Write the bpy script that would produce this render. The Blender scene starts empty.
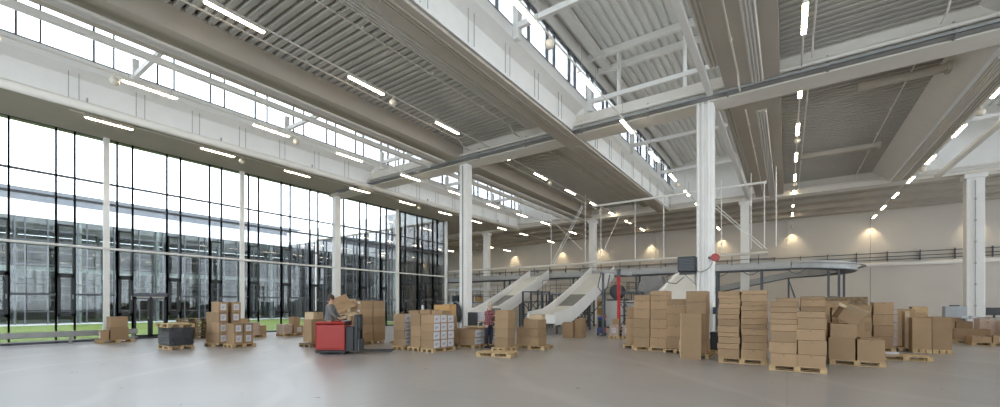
import bpy, bmesh, math, random
from mathutils import Vector, Matrix
random.seed(11)
SC = bpy.context.scene
COL = SC.collection
PI = math.pi
TH = math.atan2(287, 417.4)          # the camera looks this far to the left of the hall's long axis (+Y)
HC = 1.69                            # eye height

# ------------------------------------------------------------------ mesh helper
class MB:
    def __init__(self):
        self.v = []; self.f = []; self.m = []
    def add(self, vs, fs, mat=0):
        o = len(self.v); self.v += [tuple(p) for p in vs]
        for f in fs: self.f.append([o + i for i in f]); self.m.append(mat)
        return self
    def box(self, x0, x1, y0, y1, z0, z1, mat=0, M=None):
        vs = [(x, y, z) for z in (z0, z1) for y in (y0, y1) for x in (x0, x1)]
        if M is not None: vs = [M @ Vector(p) for p in vs]
        return self.add(vs, [(0, 2, 3, 1), (4, 5, 7, 6), (0, 1, 5, 4), (2, 6, 7, 3), (0, 4, 6, 2), (1, 3, 7, 5)], mat)
    def cbox(self, c, s, mat=0, rz=0, M=None):
        x, y, z = c; a, b, d = s[0] / 2, s[1] / 2, s[2] / 2
        T = Matrix.Translation(c) @ Matrix.Rotation(rz, 4, 'Z')
        if M is not None: T = T @ M
        return self.box(-a, a, -b, b, -d, d, mat, T)
    def prism(self, prof, axis, a, b, mat=0):
        # prof: closed polygon; axis 'y' -> profile is (x,z); 'x' -> (y,z); 'z' -> (x,y)
        n = len(prof)
        def P(p, t):
            return {'y': (p[0], t, p[1]), 'x': (t, p[0], p[1]), 'z': (p[0], p[1], t)}[axis]
        vs = [P(p, a) for p in prof] + [P(p, b) for p in prof]
        fs = [(i, (i + 1) % n, n + (i + 1) % n, n + i) for i in range(n)]
        fs += [tuple(range(n))[::-1], tuple(range(n, 2 * n))]
        return self.add(vs, fs, mat)
    def bar(self, p, q, w, h=None, mat=0):
        # rectangular bar between two points
        h = w if h is None else h
        p, q = Vector(p), Vector(q); d = q - p; L = d.length
        R = d.to_track_quat('Y', 'Z').to_matrix().to_4x4()
        return self.box(-w / 2, w / 2, 0, L, -h / 2, h / 2, mat, Matrix.Translation(p) @ R)
    def tube(self, pts, r, seg=8, mat=0, caps=True):
        pts = [Vector(p) for p in pts]; rings = []
        up = None
        for i, p in enumerate(pts):
            d = (pts[min(i + 1, len(pts) - 1)] - pts[max(i - 1, 0)]).normalized()
            if up is None:
                up = Vector((0, 0, 1)) if abs(d.z) < .9 else Vector((1, 0, 0))
            s = d.cross(up).normalized(); up = s.cross(d).normalized()
            rr = r[i] if isinstance(r, (list, tuple)) else r
            rings.append([p + (s * math.cos(2 * PI * k / seg) + up * math.sin(2 * PI * k / seg)) * rr for k in range(seg)])
        vs = [v for ring in rings for v in ring]; fs = []
        for i in range(len(pts) - 1):
            for k in range(seg):
                a, b = i * seg + k, i * seg + (k + 1) % seg
                fs.append((a, a + seg, b + seg, b))
        if caps:
            fs.append(tuple(range(seg))); fs.append(tuple(range((len(pts) - 1) * seg, len(pts) * seg))[::-1])
        return self.add(vs, fs, mat)
    def lathe(self, prof, seg=16, c=(0, 0, 0), mat=0, M=None):
        vs = []; n = len(prof)
        for k in range(seg):
            a = 2 * PI * k / seg
            for r, z in prof: vs.append(Vector((r * math.cos(a), r * math.sin(a), z)))
        if M is not None: vs = [M @ v for v in vs]
        vs = [v + Vector(c) for v in vs]
        fs = []
        for k in range(seg):
            for i in range(n - 1):
                a, b = k * n + i, ((k + 1) % seg) * n + i
                fs.append((a, b, b + 1, a + 1))
        return self.add(vs, fs, mat)
    def sphere(self, c, r, mat=0, seg=12, rings=8, s=(1, 1, 1)):
        prof = [(max(1e-4, math.sin(PI * i / rings)) * r, -math.cos(PI * i / rings) * r) for i in range(rings + 1)]
        return self.lathe(prof, seg, c, mat, Matrix.Diagonal((s[0], s[1], s[2], 1)))
    def build(self, name, mats, parent=None, loc=(0, 0, 0), rz=0, bevel=0, smooth=False, sub=None):
        me = bpy.data.meshes.new(name)
        me.from_pydata(self.v, [], self.f)
        if not isinstance(mats, (list, tuple)): mats = [mats]
        for m in mats: me.materials.append(m)
        me.polygons.foreach_set('material_index', self.m)
        bm = bmesh.new(); bm.from_mesh(me)
        bmesh.ops.recalc_face_normals(bm, faces=bm.faces)
        bm.to_mesh(me); bm.free()
        if smooth: me.polygons.foreach_set('use_smooth', [True] * len(me.polygons))
        o = bpy.data.objects.new(name, me); COL.objects.link(o)
        o.location = loc; o.rotation_euler = (0, 0, rz)
        if parent is not None: o.parent = parent
        if bevel:
            b = o.modifiers.new('bev', 'BEVEL'); b.width = bevel; b.segments = 1; b.limit_method = 'ANGLE'
        return o

def empty(name, loc=(0, 0, 0), rz=0):
    o = bpy.data.objects.new(name, None); COL.objects.link(o)
    o.location = loc; o.rotation_euler = (0, 0, rz); o.empty_display_size = .1
    return o
def tag(o, label=None, cat=None, group=None, kind=None):
    if label: o['label'] = label
    if cat: o['category'] = cat
    if group: o['group'] = group
    if kind: o['kind'] = kind
    return o
def struct(o, label=None, cat=None):
    return tag(o, label, cat, None, 'structure')
def copy_tree(o, parent=None):
    c = o.copy(); COL.objects.link(c)
    if parent is not None: c.parent = parent
    for ch in list(o.children): copy_tree(ch, c)
    return c
ORD = ['top', 'second', 'third', 'fourth', 'fifth', 'sixth', 'seventh', 'eighth', 'ninth', 'tenth', 'eleventh', 'twelfth',
       'thirteenth', 'fourteenth', 'fifteenth', 'sixteenth', 'seventeenth', 'eighteenth', 'nineteenth', 'twentieth', 'twenty-first']

# ------------------------------------------------------------------ materials
def mat(name, col, rough=.6, metal=0, spec=.5, var=.06, scale=3.0, emit=None, es=0, objvar=0.0, bump=0, detail=4):
    m = bpy.data.materials.new(name); m.use_nodes = True
    nt = m.node_tree; N = nt.nodes; L = nt.links; b = N['Principled BSDF']
    b.inputs['Roughness'].default_value = rough; b.inputs['Metallic'].default_value = metal
    b.inputs['Specular IOR Level'].default_value = spec
    tc = N.new('ShaderNodeTexCoord'); no = N.new('ShaderNodeTexNoise')
    no.inputs['Scale'].default_value = scale; no.inputs['Detail'].default_value = detail
    L.new(tc.outputs['Object'], no.inputs['Vector'])
    ra = N.new('ShaderNodeMapRange'); ra.inputs['From Min'].default_value = .3; ra.inputs['From Max'].default_value = .7
    ra.inputs['To Min'].default_value = 1 - var; ra.inputs['To Max'].default_value = 1 + var
    L.new(no.outputs['Fac'], ra.inputs['Value'])
    out = ra.outputs['Result']
    if objvar:
        oi = N.new('ShaderNodeObjectInfo'); r2 = N.new('ShaderNodeMapRange')
        r2.inputs['To Min'].default_value = 1 - objvar; r2.inputs['To Max'].default_value = 1 + objvar
        L.new(oi.outputs['Random'], r2.inputs['Value'])
        mu = N.new('ShaderNodeMath'); mu.operation = 'MULTIPLY'
        L.new(out, mu.inputs[0]); L.new(r2.outputs['Result'], mu.inputs[1]); out = mu.outputs[0]
    mx = N.new('ShaderNodeVectorMath'); mx.operation = 'SCALE'
    mx.inputs[0].default_value = col[:3]; L.new(out, mx.inputs['Scale'])
    L.new(mx.outputs['Vector'], b.inputs['Base Color'])
    if emit:
        b.inputs['Emission Color'].default_value = (*emit, 1); b.inputs['Emission Strength'].default_value = es
    if bump:
        bu = N.new('ShaderNodeBump'); bu.inputs['Strength'].default_value = bump; bu.inputs['Distance'].default_value = .02
        L.new(no.outputs['Fac'], bu.inputs['Height']); L.new(bu.outputs['Normal'], b.inputs['Normal'])
    return m

M = {}
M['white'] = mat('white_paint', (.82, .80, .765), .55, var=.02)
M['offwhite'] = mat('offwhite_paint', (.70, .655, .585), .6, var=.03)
M['beige'] = mat('shaded_offwhite_paint', (.45, .40, .335), .65, var=.04, scale=.7)  # off-white paint darkened: soffit shade and warm floor bounce put into the colour
M['deck'] = mat('galvanised_deck', (.44, .42, .375), .5, var=.04, scale=.6)
M['deckwhite'] = mat('white_deck', (.72, .72, .69), .5, var=.03, scale=.6)
M['radiant'] = mat('radiant_panel_paint', (.60, .57, .52), .5, var=.03)
M['wall'] = mat('wall_panel', (.645, .59, .52), .7, var=.03, scale=.5)
M['steel'] = mat('galvanised_steel', (.33, .335, .33), .5, .3, var=.08, scale=4)
M['dsteel'] = mat('dark_grey_steel', (.085, .095, .105), .5, .2, var=.08)
M['frame'] = mat('anthracite_aluminium', (.085, .09, .105), .4, .3, var=.05)
M['fgrey'] = mat('grey_aluminium', (.13, .135, .15), .4, .3, var=.05)
M['black'] = mat('black_plastic', (.02, .021, .023), .45, var=.1)
M['rubber'] = mat('grey_rubber', (.28, .27, .265), .8, var=.08)
M['card'] = mat('cardboard', (.36, .24, .14), .8, spec=.2, var=.05, scale=2.5, objvar=.16)
M['cardedge'] = mat('cardboard_edge', (.56, .43, .28), .85, spec=.2, var=.08)
M['tape'] = mat('brown_tape', (.27, .17, .09), .35, var=.04)
M['paper'] = mat('white_paper', (.60, .585, .61), .7, var=.03)
M['wood'] = mat('pallet_wood', (.50, .35, .19), .8, spec=.2, var=.18, scale=6, objvar=.12)
M['woodold'] = mat('weathered_wood', (.24, .17, .10), .85, spec=.2, var=.25, scale=6, objvar=.15)
M['wrap'] = mat('black_stretch_film', (.02, .02, .024), .25, var=.3, scale=9, bump=.6)
M['clearwrap'] = mat('stretch_wrapped_carton', (.46, .34, .26), .3, var=.15, scale=8, bump=.3)
M['red'] = mat('red_paint', (.36, .028, .02), .4, var=.06)
M['redhose'] = mat('red_hose', (.48, .03, .03), .5, var=.06)
M['blue'] = mat('blue_plastic', (.03, .06, .22), .4, var=.06)
M['bluegrey'] = mat('bluegrey_laminate', (.42, .44, .46), .4, var=.04)
M['orange'] = mat('orange_carton', (.55, .33, .13), .7, var=.05)
M['chute'] = mat('white_chute_laminate', (.80, .785, .755), .35, var=.03, scale=.8)
M['belt'] = mat('conveyor_belt', (.10, .105, .10), .6, var=.1)
M['alu'] = mat('brushed_aluminium', (.38, .375, .36), .5, .2, var=.05)
M['screen'] = mat('dark_screen', (.012, .013, .015), .15, var=.02)
M['skin'] = mat('skin', (.55, .32, .23), .55, var=.04)
M['hair'] = mat('blond_grey_hair', (.42, .36, .29), .7, var=.15, scale=30)
M['hairdark'] = mat('brown_hair', (.06, .035, .02), .7, var=.15, scale=30)
M['jeans'] = mat('dark_denim', (.022, .026, .045), .85, var=.15, scale=20)
M['sweater'] = mat('grey_sweater', (.17, .165, .16), .9, var=.1, scale=20)
M['lamp'] = mat('lamp_tube', (.9, .85, .75), .5, emit=(1, .84, .58), es=14)
M['lamphouse'] = mat('lamp_housing', (.70, .66, .58), .5, var=.02)
M['globe'] = mat('globe_plastic', (.66, .60, .50), .45, var=.05)
M['grass'] = mat('lawn_grass', (.085, .115, .03), .9, spec=.1, var=.25, scale=6, bump=.5)
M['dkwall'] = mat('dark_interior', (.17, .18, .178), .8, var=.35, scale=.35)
M['slab'] = mat('concrete_slab', (.33, .345, .34), .7, var=.1)
M['fascia'] = mat('white_fascia_panel', (.78, .79, .80), .5, var=.02)
M['bgrey'] = mat('blue_grey_cladding', (.12, .128, .14), .6, var=.04)

def plaid():
    m = mat('red_plaid_cloth', (.25, .03, .04), .9, var=.05)
    nt = m.node_tree; N = nt.nodes; L = nt.links; b = N['Principled BSDF']
    tc = N.new('ShaderNodeTexCoord')
    outs = []
    for ax in ('X', 'Z'):
        w = N.new('ShaderNodeTexWave'); w.bands_direction = ax; w.inputs['Scale'].default_value = 5
        L.new(tc.outputs['Object'], w.inputs['Vector']); outs.append(w.outputs['Fac'])
    mu = N.new('ShaderNodeMath'); mu.operation = 'MULTIPLY'; L.new(outs[0], mu.inputs[0]); L.new(outs[1], mu.inputs[1])
    cr = N.new('ShaderNodeValToRGB'); cr.color_ramp.elements[0].color = (.12, .02, .03, 1); cr.color_ramp.elements[1].color = (.55, .28, .28, 1)
    L.new(mu.outputs[0], cr.inputs['Fac']); L.new(cr.outputs['Color'], b.inputs['Base Color'])
    return m
M['plaid'] = plaid()

def concrete_floor():
    m = bpy.data.materials.new('polished_concrete'); m.use_nodes = True
    nt = m.node_tree; N = nt.nodes; L = nt.links; b = N['Principled BSDF']
    tc = N.new('ShaderNodeTexCoord')
    n1 = N.new('ShaderNodeTexNoise'); n1.inputs['Scale'].default_value = .35; n1.inputs['Detail'].default_value = 6
    n2 = N.new('ShaderNodeTexNoise'); n2.inputs['Scale'].default_value = 2.2; n2.inputs['Detail'].default_value = 8; n2.inputs['Roughness'].default_value = .65
    for n in (n1, n2): L.new(tc.outputs['Object'], n.inputs['Vector'])
    mx = N.new('ShaderNodeMix'); mx.data_type = 'FLOAT'; mx.inputs[0].default_value = .45
    L.new(n1.outputs['Fac'], mx.inputs[2]); L.new(n2.outputs['Fac'], mx.inputs[3])
    cr = N.new('ShaderNodeValToRGB')
    cr.color_ramp.elements[0].position = .30; cr.color_ramp.elements[0].color = (.325, .300, .285, 1)
    cr.color_ramp.elements[1].position = .72; cr.color_ramp.elements[1].color = (.455, .425, .405, 1)
    L.new(mx.outputs[0], cr.inputs['Fac'])
    # saw-cut joints every six metres and fine scuff streaks
    br = N.new('ShaderNodeTexBrick'); br.offset = 0; br.inputs['Scale'].default_value = 1
    br.inputs['Brick Width'].default_value = 6; br.inputs['Row Height'].default_value = 6; br.inputs['Mortar Size'].default_value = .012
    br.inputs['Color1'].default_value = br.inputs['Color2'].default_value = (1, 1, 1, 1); br.inputs['Mortar'].default_value = (.82, .82, .82, 1)
    L.new(tc.outputs['Object'], br.inputs['Vector'])
    m2 = N.new('ShaderNodeMix'); m2.data_type = 'RGBA'; m2.blend_type = 'MULTIPLY'; m2.inputs[0].default_value = 1
    L.new(cr.outputs['Color'], m2.inputs[6]); L.new(br.outputs['Color'], m2.inputs[7])
    wv = N.new('ShaderNodeTexWave'); wv.bands_direction = 'DIAGONAL'; wv.inputs['Scale'].default_value = .12; wv.inputs['Distortion'].default_value = 9
    wv.inputs['Detail'].default_value = 3; wv.inputs['Detail Scale'].default_value = .6
    L.new(tc.outputs['Object'], wv.inputs['Vector'])
    c2 = N.new('ShaderNodeValToRGB'); c2.color_ramp.elements[0].position = .955; c2.color_ramp.elements[0].color = (1, 1, 1, 1)
    c2.color_ramp.elements[1].position = 1; c2.color_ramp.elements[1].color = (1.13, 1.13, 1.13, 1)
    L.new(wv.outputs['Fac'], c2.inputs['Fac'])
    m3 = N.new('ShaderNodeMix'); m3.data_type = 'RGBA'; m3.blend_type = 'MULTIPLY'; m3.inputs[0].default_value = 1
    L.new(m2.outputs[2], m3.inputs[6]); L.new(c2.outputs['Color'], m3.inputs[7])
    L.new(m3.outputs[2], b.inputs['Base Color'])
    rr = N.new('ShaderNodeMapRange'); rr.inputs['From Min'].default_value = .3; rr.inputs['From Max'].default_value = .7
    rr.inputs['To Min'].default_value = .27; rr.inputs['To Max'].default_value = .36
    L.new(n2.outputs['Fac'], rr.inputs['Value']); L.new(rr.outputs['Result'], b.inputs['Roughness'])
    b.inputs['Specular IOR Level'].default_value = .45
    bu = N.new('ShaderNodeBump'); bu.inputs['Strength'].default_value = .02; bu.inputs['Distance'].default_value = .01
    L.new(n2.outputs['Fac'], bu.inputs['Height']); L.new(bu.outputs['Normal'], b.inputs['Normal'])
    return m
M['floor'] = concrete_floor()

def glass(name, tint, refl):
    m = bpy.data.materials.new(name); m.use_nodes = True
    nt = m.node_tree; N = nt.nodes; L = nt.links; N.remove(N['Principled BSDF'])
    t = N.new('ShaderNodeBsdfTransparent'); t.inputs['Color'].default_value = (*tint, 1)
    g = N.new('ShaderNodeBsdfGlossy'); g.inputs['Roughness'].default_value = .01
    fr = N.new('ShaderNodeFresnel'); fr.inputs['IOR'].default_value = 1.5
    mu = N.new('ShaderNodeMath'); mu.operation = 'MULTIPLY'; mu.inputs[1].default_value = refl
    L.new(fr.outputs['Fac'], mu.inputs[0])
    mx = N.new('ShaderNodeMixShader'); L.new(mu.outputs[0], mx.inputs['Fac'])
    L.new(t.outputs[0], mx.inputs[1]); L.new(g.outputs[0], mx.inputs[2])
    L.new(mx.outputs[0], N['Material Output'].inputs['Surface'])
    return m
M['glass'] = glass('window_glass', (.87, .88, .875), .8)
M['glassend'] = glass('coated_facade_glass', (.88, .91, .92), 6.0)
M['glassopp'] = glass('tinted_facade_glass', (.80, .85, .84), 1.3)

# ------------------------------------------------------------------ setting
Y0, YB = -7.0, 48.0                    # rear and far wall
XG, XR, XLF = -26.6, 22.0, -48.0       # glass wall, right wall, far wing's left wall
YE = 29.75                             # where the glass wall ends and the hall widens
G1, G2 = (17.55, 18.55), (35.7, 36.7)  # the two transverse girders

b = MB(); b.prism([(XG - .1, Y0), (XR, Y0), (XR, YB), (XLF, YB), (XLF, YE), (XG - .1, YE)], 'z', -.3, 0)
struct(b.build('floor', M['floor']), 'grey polished concrete floor of the whole warehouse hall', 'floor')

def wallpanels(name, x0, x1, y0, y1, z1, m, label):
    z1 = 10.3
    return struct(MB().box(x0, x1, y0, y1, 0, z1).build(name, m), label, 'wall')
# far wall: six metre panels with open joints
b = MB()
xs = [XLF] + [-.05 - 6 * k for k in range(7, -8, -1)]
xs = sorted(set([XLF, XR] + [-.05 + 6 * k for k in range(-7, 4)]))
for a, c in zip(xs[:-1], xs[1:]): b.box(a + .012, c - .012, YB, YB + .3, 0, 10.3)
b.box(XLF, XR, YB + .3, YB + .4, 0, 10.3)
struct(b.build('wall_far', M['wall']), 'beige panelled far wall behind the conveyors', 'wall')
b = MB(); b.box(XR, XR + .3, Y0, YB, 0, 1.0); b.box(XR, XR + .3, Y0, YB, 9.2, 10.3)
for y in [Y0 + .2 + 6 * k for k in range(10)]: b.box(XR, XR + .3, y - .2, y + .2, 1.0, 9.2)
struct(b.build('wall_right', M['wall']), 'right wall outside the view with tall glazed openings added for light', 'wall')  # unseen openings, added to brighten the right side of the hall
wallpanels('wall_wing', XLF - .3, XLF, YE, YB, 9.7, M['wall'], 'beige end wall of the side wing beyond the courtyard')
b = MB(); b.box(XG, XR, Y0 - .3, Y0, 0, 1.0); b.box(XG, XR, Y0 - .3, Y0, 9.3, 10.4)
for x in [XG + .2 + 5.9 * k for k in range(9)]: b.box(x - .2, x + .2, Y0 - .3, Y0, 1.0, 9.3)
struct(b.build('wall_rear', M['wall']), 'rear wall behind the viewer with tall glazed openings added for light', 'wall')  # unseen openings, added so daylight reaches the faces towards the camera

def corrugated(x0, x1, y0, y1, z, axis, pitch, dep, m, name='ceiling', thick=.25):
    b = MB()
    lo, hi = (y0, y1) if axis == 'x' else (x0, x1)
    n = max(2, int(round((hi - lo) / pitch))); p = (hi - lo) / n
    pr = []
    for i in range(n):
        a = lo + i * p
        pr += [(a, z), (a + .50 * p, z), (a + .60 * p, z + dep), (a + .90 * p, z + dep)]
    pr.append((hi, z)); pr += [(hi, z + dep + thick), (lo, z + dep + thick)]
    # faces built strip by strip so that no giant polygon is needed
    for (u, za), (w, zb) in zip(pr[:4 * n], pr[1:4 * n + 1]):
        if axis == 'x': b.add([(x0, u, za), (x1, u, za), (x1, w, zb), (x0, w, zb)], [(0, 1, 2, 3)])
        else: b.add([(u, y0, za), (u, y1, za), (w, y1, zb), (w, y0, zb)], [(0, 1, 2, 3)])
    b.box(x0, x1, y0, y1, z + dep + .02, z + dep + thick)
    return struct(b.build(name, m))

MOD = 14.3
ZD, ZS, ZL = 10.24, 9.55, 13.0
DECKS = [(-14.48, -9.3), (-.18, 5.05), (14.12, XR)]
segs = [(Y0, G1[0]), (G1[1], G2[0])]
for i, (xa, xb) in enumerate(DECKS):
    for j, (ya, yb) in enumerate(segs):
        o = corrugated(xa, xb, ya, yb, ZD, 'x', .29, .12, M['deck'])
        tag(o, 'corrugated grey roof deck, ' + ['low strip left of centre', 'low strip above the camera side', 'low strip at the right wall'][i] + [', near bay', ', far bay'][j], 'ceiling')
# flat ceilings: strip above the glass wall, last strip before the far wall, the side wing, beside lantern three
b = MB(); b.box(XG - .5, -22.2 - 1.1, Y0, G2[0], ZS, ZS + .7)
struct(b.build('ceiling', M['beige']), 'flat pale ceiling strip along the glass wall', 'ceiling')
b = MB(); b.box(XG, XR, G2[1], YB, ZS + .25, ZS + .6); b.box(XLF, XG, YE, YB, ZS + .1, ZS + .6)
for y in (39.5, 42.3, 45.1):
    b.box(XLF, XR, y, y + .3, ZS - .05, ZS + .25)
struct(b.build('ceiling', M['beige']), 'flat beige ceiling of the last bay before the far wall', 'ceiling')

lant = []
for k in range(3):
    dx = -MOD + MOD * k           # k = 0: lantern by the glass wall, 1: over the middle, 2: on the right
    nm = ['lantern by the glass wall', 'middle roof lantern', 'lantern on the right'][k]
    X = lambda l: dx - l
    # left edge beam with its ledge and sill
    for j, (ya, yb) in enumerate([(Y0, G1[0]), (G1[1], G2[0])]):
        lt = [(X(7.9), 9.5), (X(7.9), 10.3), (X(7.5), 10.55), (X(7.5), 10.95), (X(8.1), 10.95), (X(8.1), 10.6), (X(9.8), 10.6), (X(9.8), 10.24), (X(9.0), 9.5)]
        if k == 0: lt = lt[:6] + [(X(9.0), 10.6), (X(9.0), 9.5)]
        o = struct(MB().prism(lt, 'y', ya, yb).build('roof_beam', M['white']), 'white left edge beam of the ' + nm + [', near bay', ', far bay'][j], 'roof beam')
        b = MB()
        for q in (8.15, 8.25, 8.35): b.box(X(q + .03), X(q - .03), ya, yb, 9.45 - (.19 if k == 1 else 0), 9.5 - (.19 if k == 1 else 0))
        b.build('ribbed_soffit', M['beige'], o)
        if k < 2:
            y = ya + .9
            while y < yb - .3:
                for e in (0, .28):
                    MB().tube([(X(7.72), y + e, 10.42), (X(7.72), y + e, 9.42)], .012, 5).build('hanging_wire', M['steel'], o)
                y += 1.96
        if k == 1 and j == 0:
            struct(MB().box(X(8.75), X(7.88), Y0, G2[0], 9.29, 9.38).build('roof_beam', M['beige']), 'broad beige flange under the left edge beam, running below the near girder', 'roof beam')
        # right edge beam: box with soffit and low upstand
        rt = [(X(1.85), ZS), (X(1.85), 10.95), (X(1.6), 10.95), (X(1.6), 10.5), (X(0), 10.5), (X(0), 10.36), (X(.2), 10.36), (X(.2), ZS)]
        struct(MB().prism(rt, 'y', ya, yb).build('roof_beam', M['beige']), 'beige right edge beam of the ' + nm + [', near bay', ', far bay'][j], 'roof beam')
        # hanging rail along the right edge of the opening
        o = struct(MB().box(X(2.45), X(2.26), ya, yb, 9.45, 9.63).build('roof_beam', M['white']), 'slim white rail along the opening of the ' + nm + [', near bay', ', far bay'][j], 'roof beam')
    for j, (ya, yb) in enumerate([(Y0, G2[0])]):
        # lantern roof, ribs along the hall
        o = corrugated(X(8.0), X(1.5), ya, yb, ZL, 'y', .33, .075, M['deckwhite'])
        tag(o, 'white corrugated roof of the ' + nm, 'ceiling')
        # heads over the clerestory windows and roof purlins along the hall
        struct(MB().box(X(7.66), X(7.44), ya, yb, 12.4, 13.0).build('roof_beam', M['white']), 'window head beam, left side of the ' + nm, 'roof beam')
        struct(MB().box(X(1.85), X(1.6), ya, yb, 12.4, 13.0).build('roof_beam', M['white']), 'window head beam, right side of the ' + nm, 'roof beam')
        struct(MB().box(X(7.15), X(6.8), ya, yb, 12.78, 13.0).build('roof_beam', M['white']), 'broad white roof purlin under the ' + nm, 'roof beam')
        struct(MB().box(X(8.1), X(7.5), G1[0], G1[1], 10.25, 10.95).build('roof_beam', M['white']), 'left sill block on the near girder, ' + nm, 'roof beam')
        struct(MB().box(X(1.85), X(1.6), G1[0], G1[1], 10.25, 10.95).build('roof_beam', M['white']), 'right sill block on the near girder, ' + nm, 'roof beam')
    # end wall of the lantern
    struct(MB().box(X(8.0), X(1.5), G2[0] - .13, G2[0] - .03, 9.62, 13.2).build('wall_lantern', M['white']), 'white end wall of the ' + nm, 'wall')
    struct(MB().box(X(8.0), X(1.5), Y0 - .2, Y0, 9.35, 13.2).build('wall_lantern', M['white']), 'rear end wall of the ' + nm, 'wall')
    # girder frame above the girder: two roof beams and posts
    for yy in (17.9, 19.2):
        struct(MB().box(X(7.5), X(1.85), yy - .09, yy + .09, 12.72, 13.0).build('roof_beam', M['white']), 'white cross beam under the roof of the ' + nm + (' on the girder' if yy < 18 else ' past the girder'), 'roof beam')
    for i, l in enumerate((3.4, 6.1)):
        for e in (0, 1):
            o = MB().tube([(X(l), 18.0 + .25 * e, 10.2), (X(l), 18.0 + .25 * e, 12.8)], .05, 8).build('roof_post', M['white'])
            struct(o, 'slim white post between girder and roof of the ' + nm, 'post'); o['group'] = 'posts in the lanterns'
    # tie beams across the opening
    for i, y in enumerate((5.55, 11.75, 18.0, 24.3, 30.4)):
        b = MB(); b.box(X(7.5), X(2.0), y - .07, y + .07, 10.85, 11.03); b.box(X(7.5), X(7.3), y - .1, y + .1, 10.5, 11.6)
        struct(b.build('tie_beam', M['white']), ['first', 'second', 'third', 'fourth', 'fifth', 'sixth'][i] + ' white tie across the ' + nm + ', counted from the front', 'tie beam')

# girders
for (ya, yb), nm in ((G1, 'near'), (G2, 'far')):
    b = MB(); xa = XG - .3 if nm == 'near' else XLF
    b.box(xa, XR, ya, yb, 9.40, 10.24)
    for x0, x1 in ((xa, -22.4), (-15.9, -8.1), (-1.6, 6.2), (12.7, XR)): b.box(x0, x1, ya - .02, yb + .02, 10.26, 10.7)
    struct(b.build('roof_girder', M['offwhite']), 'deep white girder across the hall, the ' + nm + ' one', 'girder')
    o = MB().tube([(XG + .5, ya - .22, 9.74), (XR, ya - .22, 9.74)], .075, 10).build('sprinkler_pipe', M['offwhite'])
    tag(o, 'pale pipe running along the ' + nm + ' girder', 'pipe')
b = MB()
for i in range(2): b.box(-25.5, XR, 17.18 + i * .3, 17.2 + i * .3, 9.44, 9.54)
b.box(-25.5, XR, 17.18, 17.5, 9.44, 9.455)
for k in range(16):
    x = -25 + 2.9 * k; b.box(x - .03, x + .03, 17.2, 17.56, 9.41, 9.44); b.box(x - .03, x + .03, 17.5, 17.56, 9.41, 9.95)
tag(b.build('cable_tray', M['steel']), 'galvanised cable tray bolted along the near girder', 'cable tray')
b = MB()
for k in range(6): b.tube([(-25.4, 17.25 + .035 * k, 9.475), (XR, 17.25 + .035 * k, 9.475)], .016, 5)
tag(b.build('cable_bundle', M['black']), 'bundle of cables lying in the tray on the near girder', 'cables')

# columns
def column(x, y, w, d, label, pipes=False, ztop=9.40, cap=False):
    b = MB(); b.box(-w / 2, w / 2, -d / 2, d / 2, 0, ztop)
    b.box(-w / 2 - .03, w / 2 + .03, -d / 2 - .03, d / 2 + .03, 0, .05)
    if cap: b.box(-w / 2 - .1, w / 2 + .1, -d / 2 - .1, d / 2 + .1, ztop - .25, ztop)
    o = struct(b.build('column', M['white'], loc=(x, y, 0), bevel=.015), label, 'column')
    if pipes:
        for i, dx in enumerate((-.22, -.06, .14)):
            MB().tube([(dx, -d / 2 - .06, .1), (dx, -d / 2 - .06, ztop + .3)], .04 if i else .055, 8).build('downpipe', M['white'], o)
    return o
column(-2.6, 17.9, .58, .55, 'white column with pipes behind the tall carton stacks', True)
column(-14.6, 17.9, .5, .5, 'grey-white column where the dark jacket hangs')
MB().box(-.03, .03, -.29, -.25, .3, 9.3).build('conduit', M['steel'], bpy.data.objects['column.001'])
column(9.4, 17.9, .55, .55, 'white near column standing outside the right of the view')
column(-26.6 + .15, 17.9, .42, .42, 'thick white column in the glass wall under the near girder')
for x, lb in ((-26.6, 'white far column at the corner of the side wing'), (-14.6, 'white far column between the two long chutes'), (-2.6, 'white far column behind the conveyor bend'), (9.1, 'broad white column beside the computer desk')):
    w = .75 if x > 0 else .55
    o = column(x, 36.2, w, .6, lb, cap=True)
    if x > 0:
        b = MB()
        b.tube([(-.02, -.34, .2), (-.02, -.34, 9.0)], .02, 6)
        for k in range(6): b.box(-.06, .02, -.37, -.3, 1.6 + 1.25 * k, 1.7 + 1.25 * k)
        b.build('conduit', M['steel'], o)

# glass wall -------------------------------------------------------
GC = [-6.2, -.25, 5.7, 11.65, 23.55, 29.5]
for i, y in enumerate(GC):
    o = MB().box(-.1, .1, -.1, .1, 0, 9.6).build('column', M['white'], loc=(XG + .15, y, 0))
    struct(o, ['slim white column of the glass wall behind the viewer', 'slim white column of the glass wall just outside the left edge', 'slim white glass wall column beside the first carton pallet',
               'slim white glass wall column behind the labelled cartons', 'slim white glass wall column behind the crumpled cartons', 'slim white corner column at the end of the glass wall'][i], 'column')
ZT = [0.0, 9.6]
def window_frame(b, y0, y1, hs, narrow):
    # mullion at each edge, head, sill and the transoms of this panel
    for y in (y0, y1): b.box(-.07, .06, y - .027, y + .027, 0, 9.6)
    b.box(-.05, .05, y0, y1, 9.52, 9.6); b.box(-.06, .06, y0, y1, 0, .09)
    for z in hs: b.box(-.06, .055, y0, y1, z - .045, z + .045)
wn = 0; dn = 0
offs = [(.42, 1.0), (1.0, 2.38), (2.38, 2.97), (2.97, 4.33), (4.33, 4.92), (4.92, 6.37)]
starts = [-6.2, -.25, 5.7, 11.65, 17.6, 23.55]
def nth(n):
    return ['first', 'second', 'third', 'fourth', 'fifth', 'sixth', 'seventh', 'eighth', 'ninth', 'tenth', 'eleventh', 'twelfth', 'thirteenth', 'fourteenth', 'fifteenth', 'sixteenth', 'seventeenth', 'eighteenth', 'nineteenth', 'twentieth', 'twenty-first', 'twenty-second'][n]
cw = cn = 0
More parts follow.
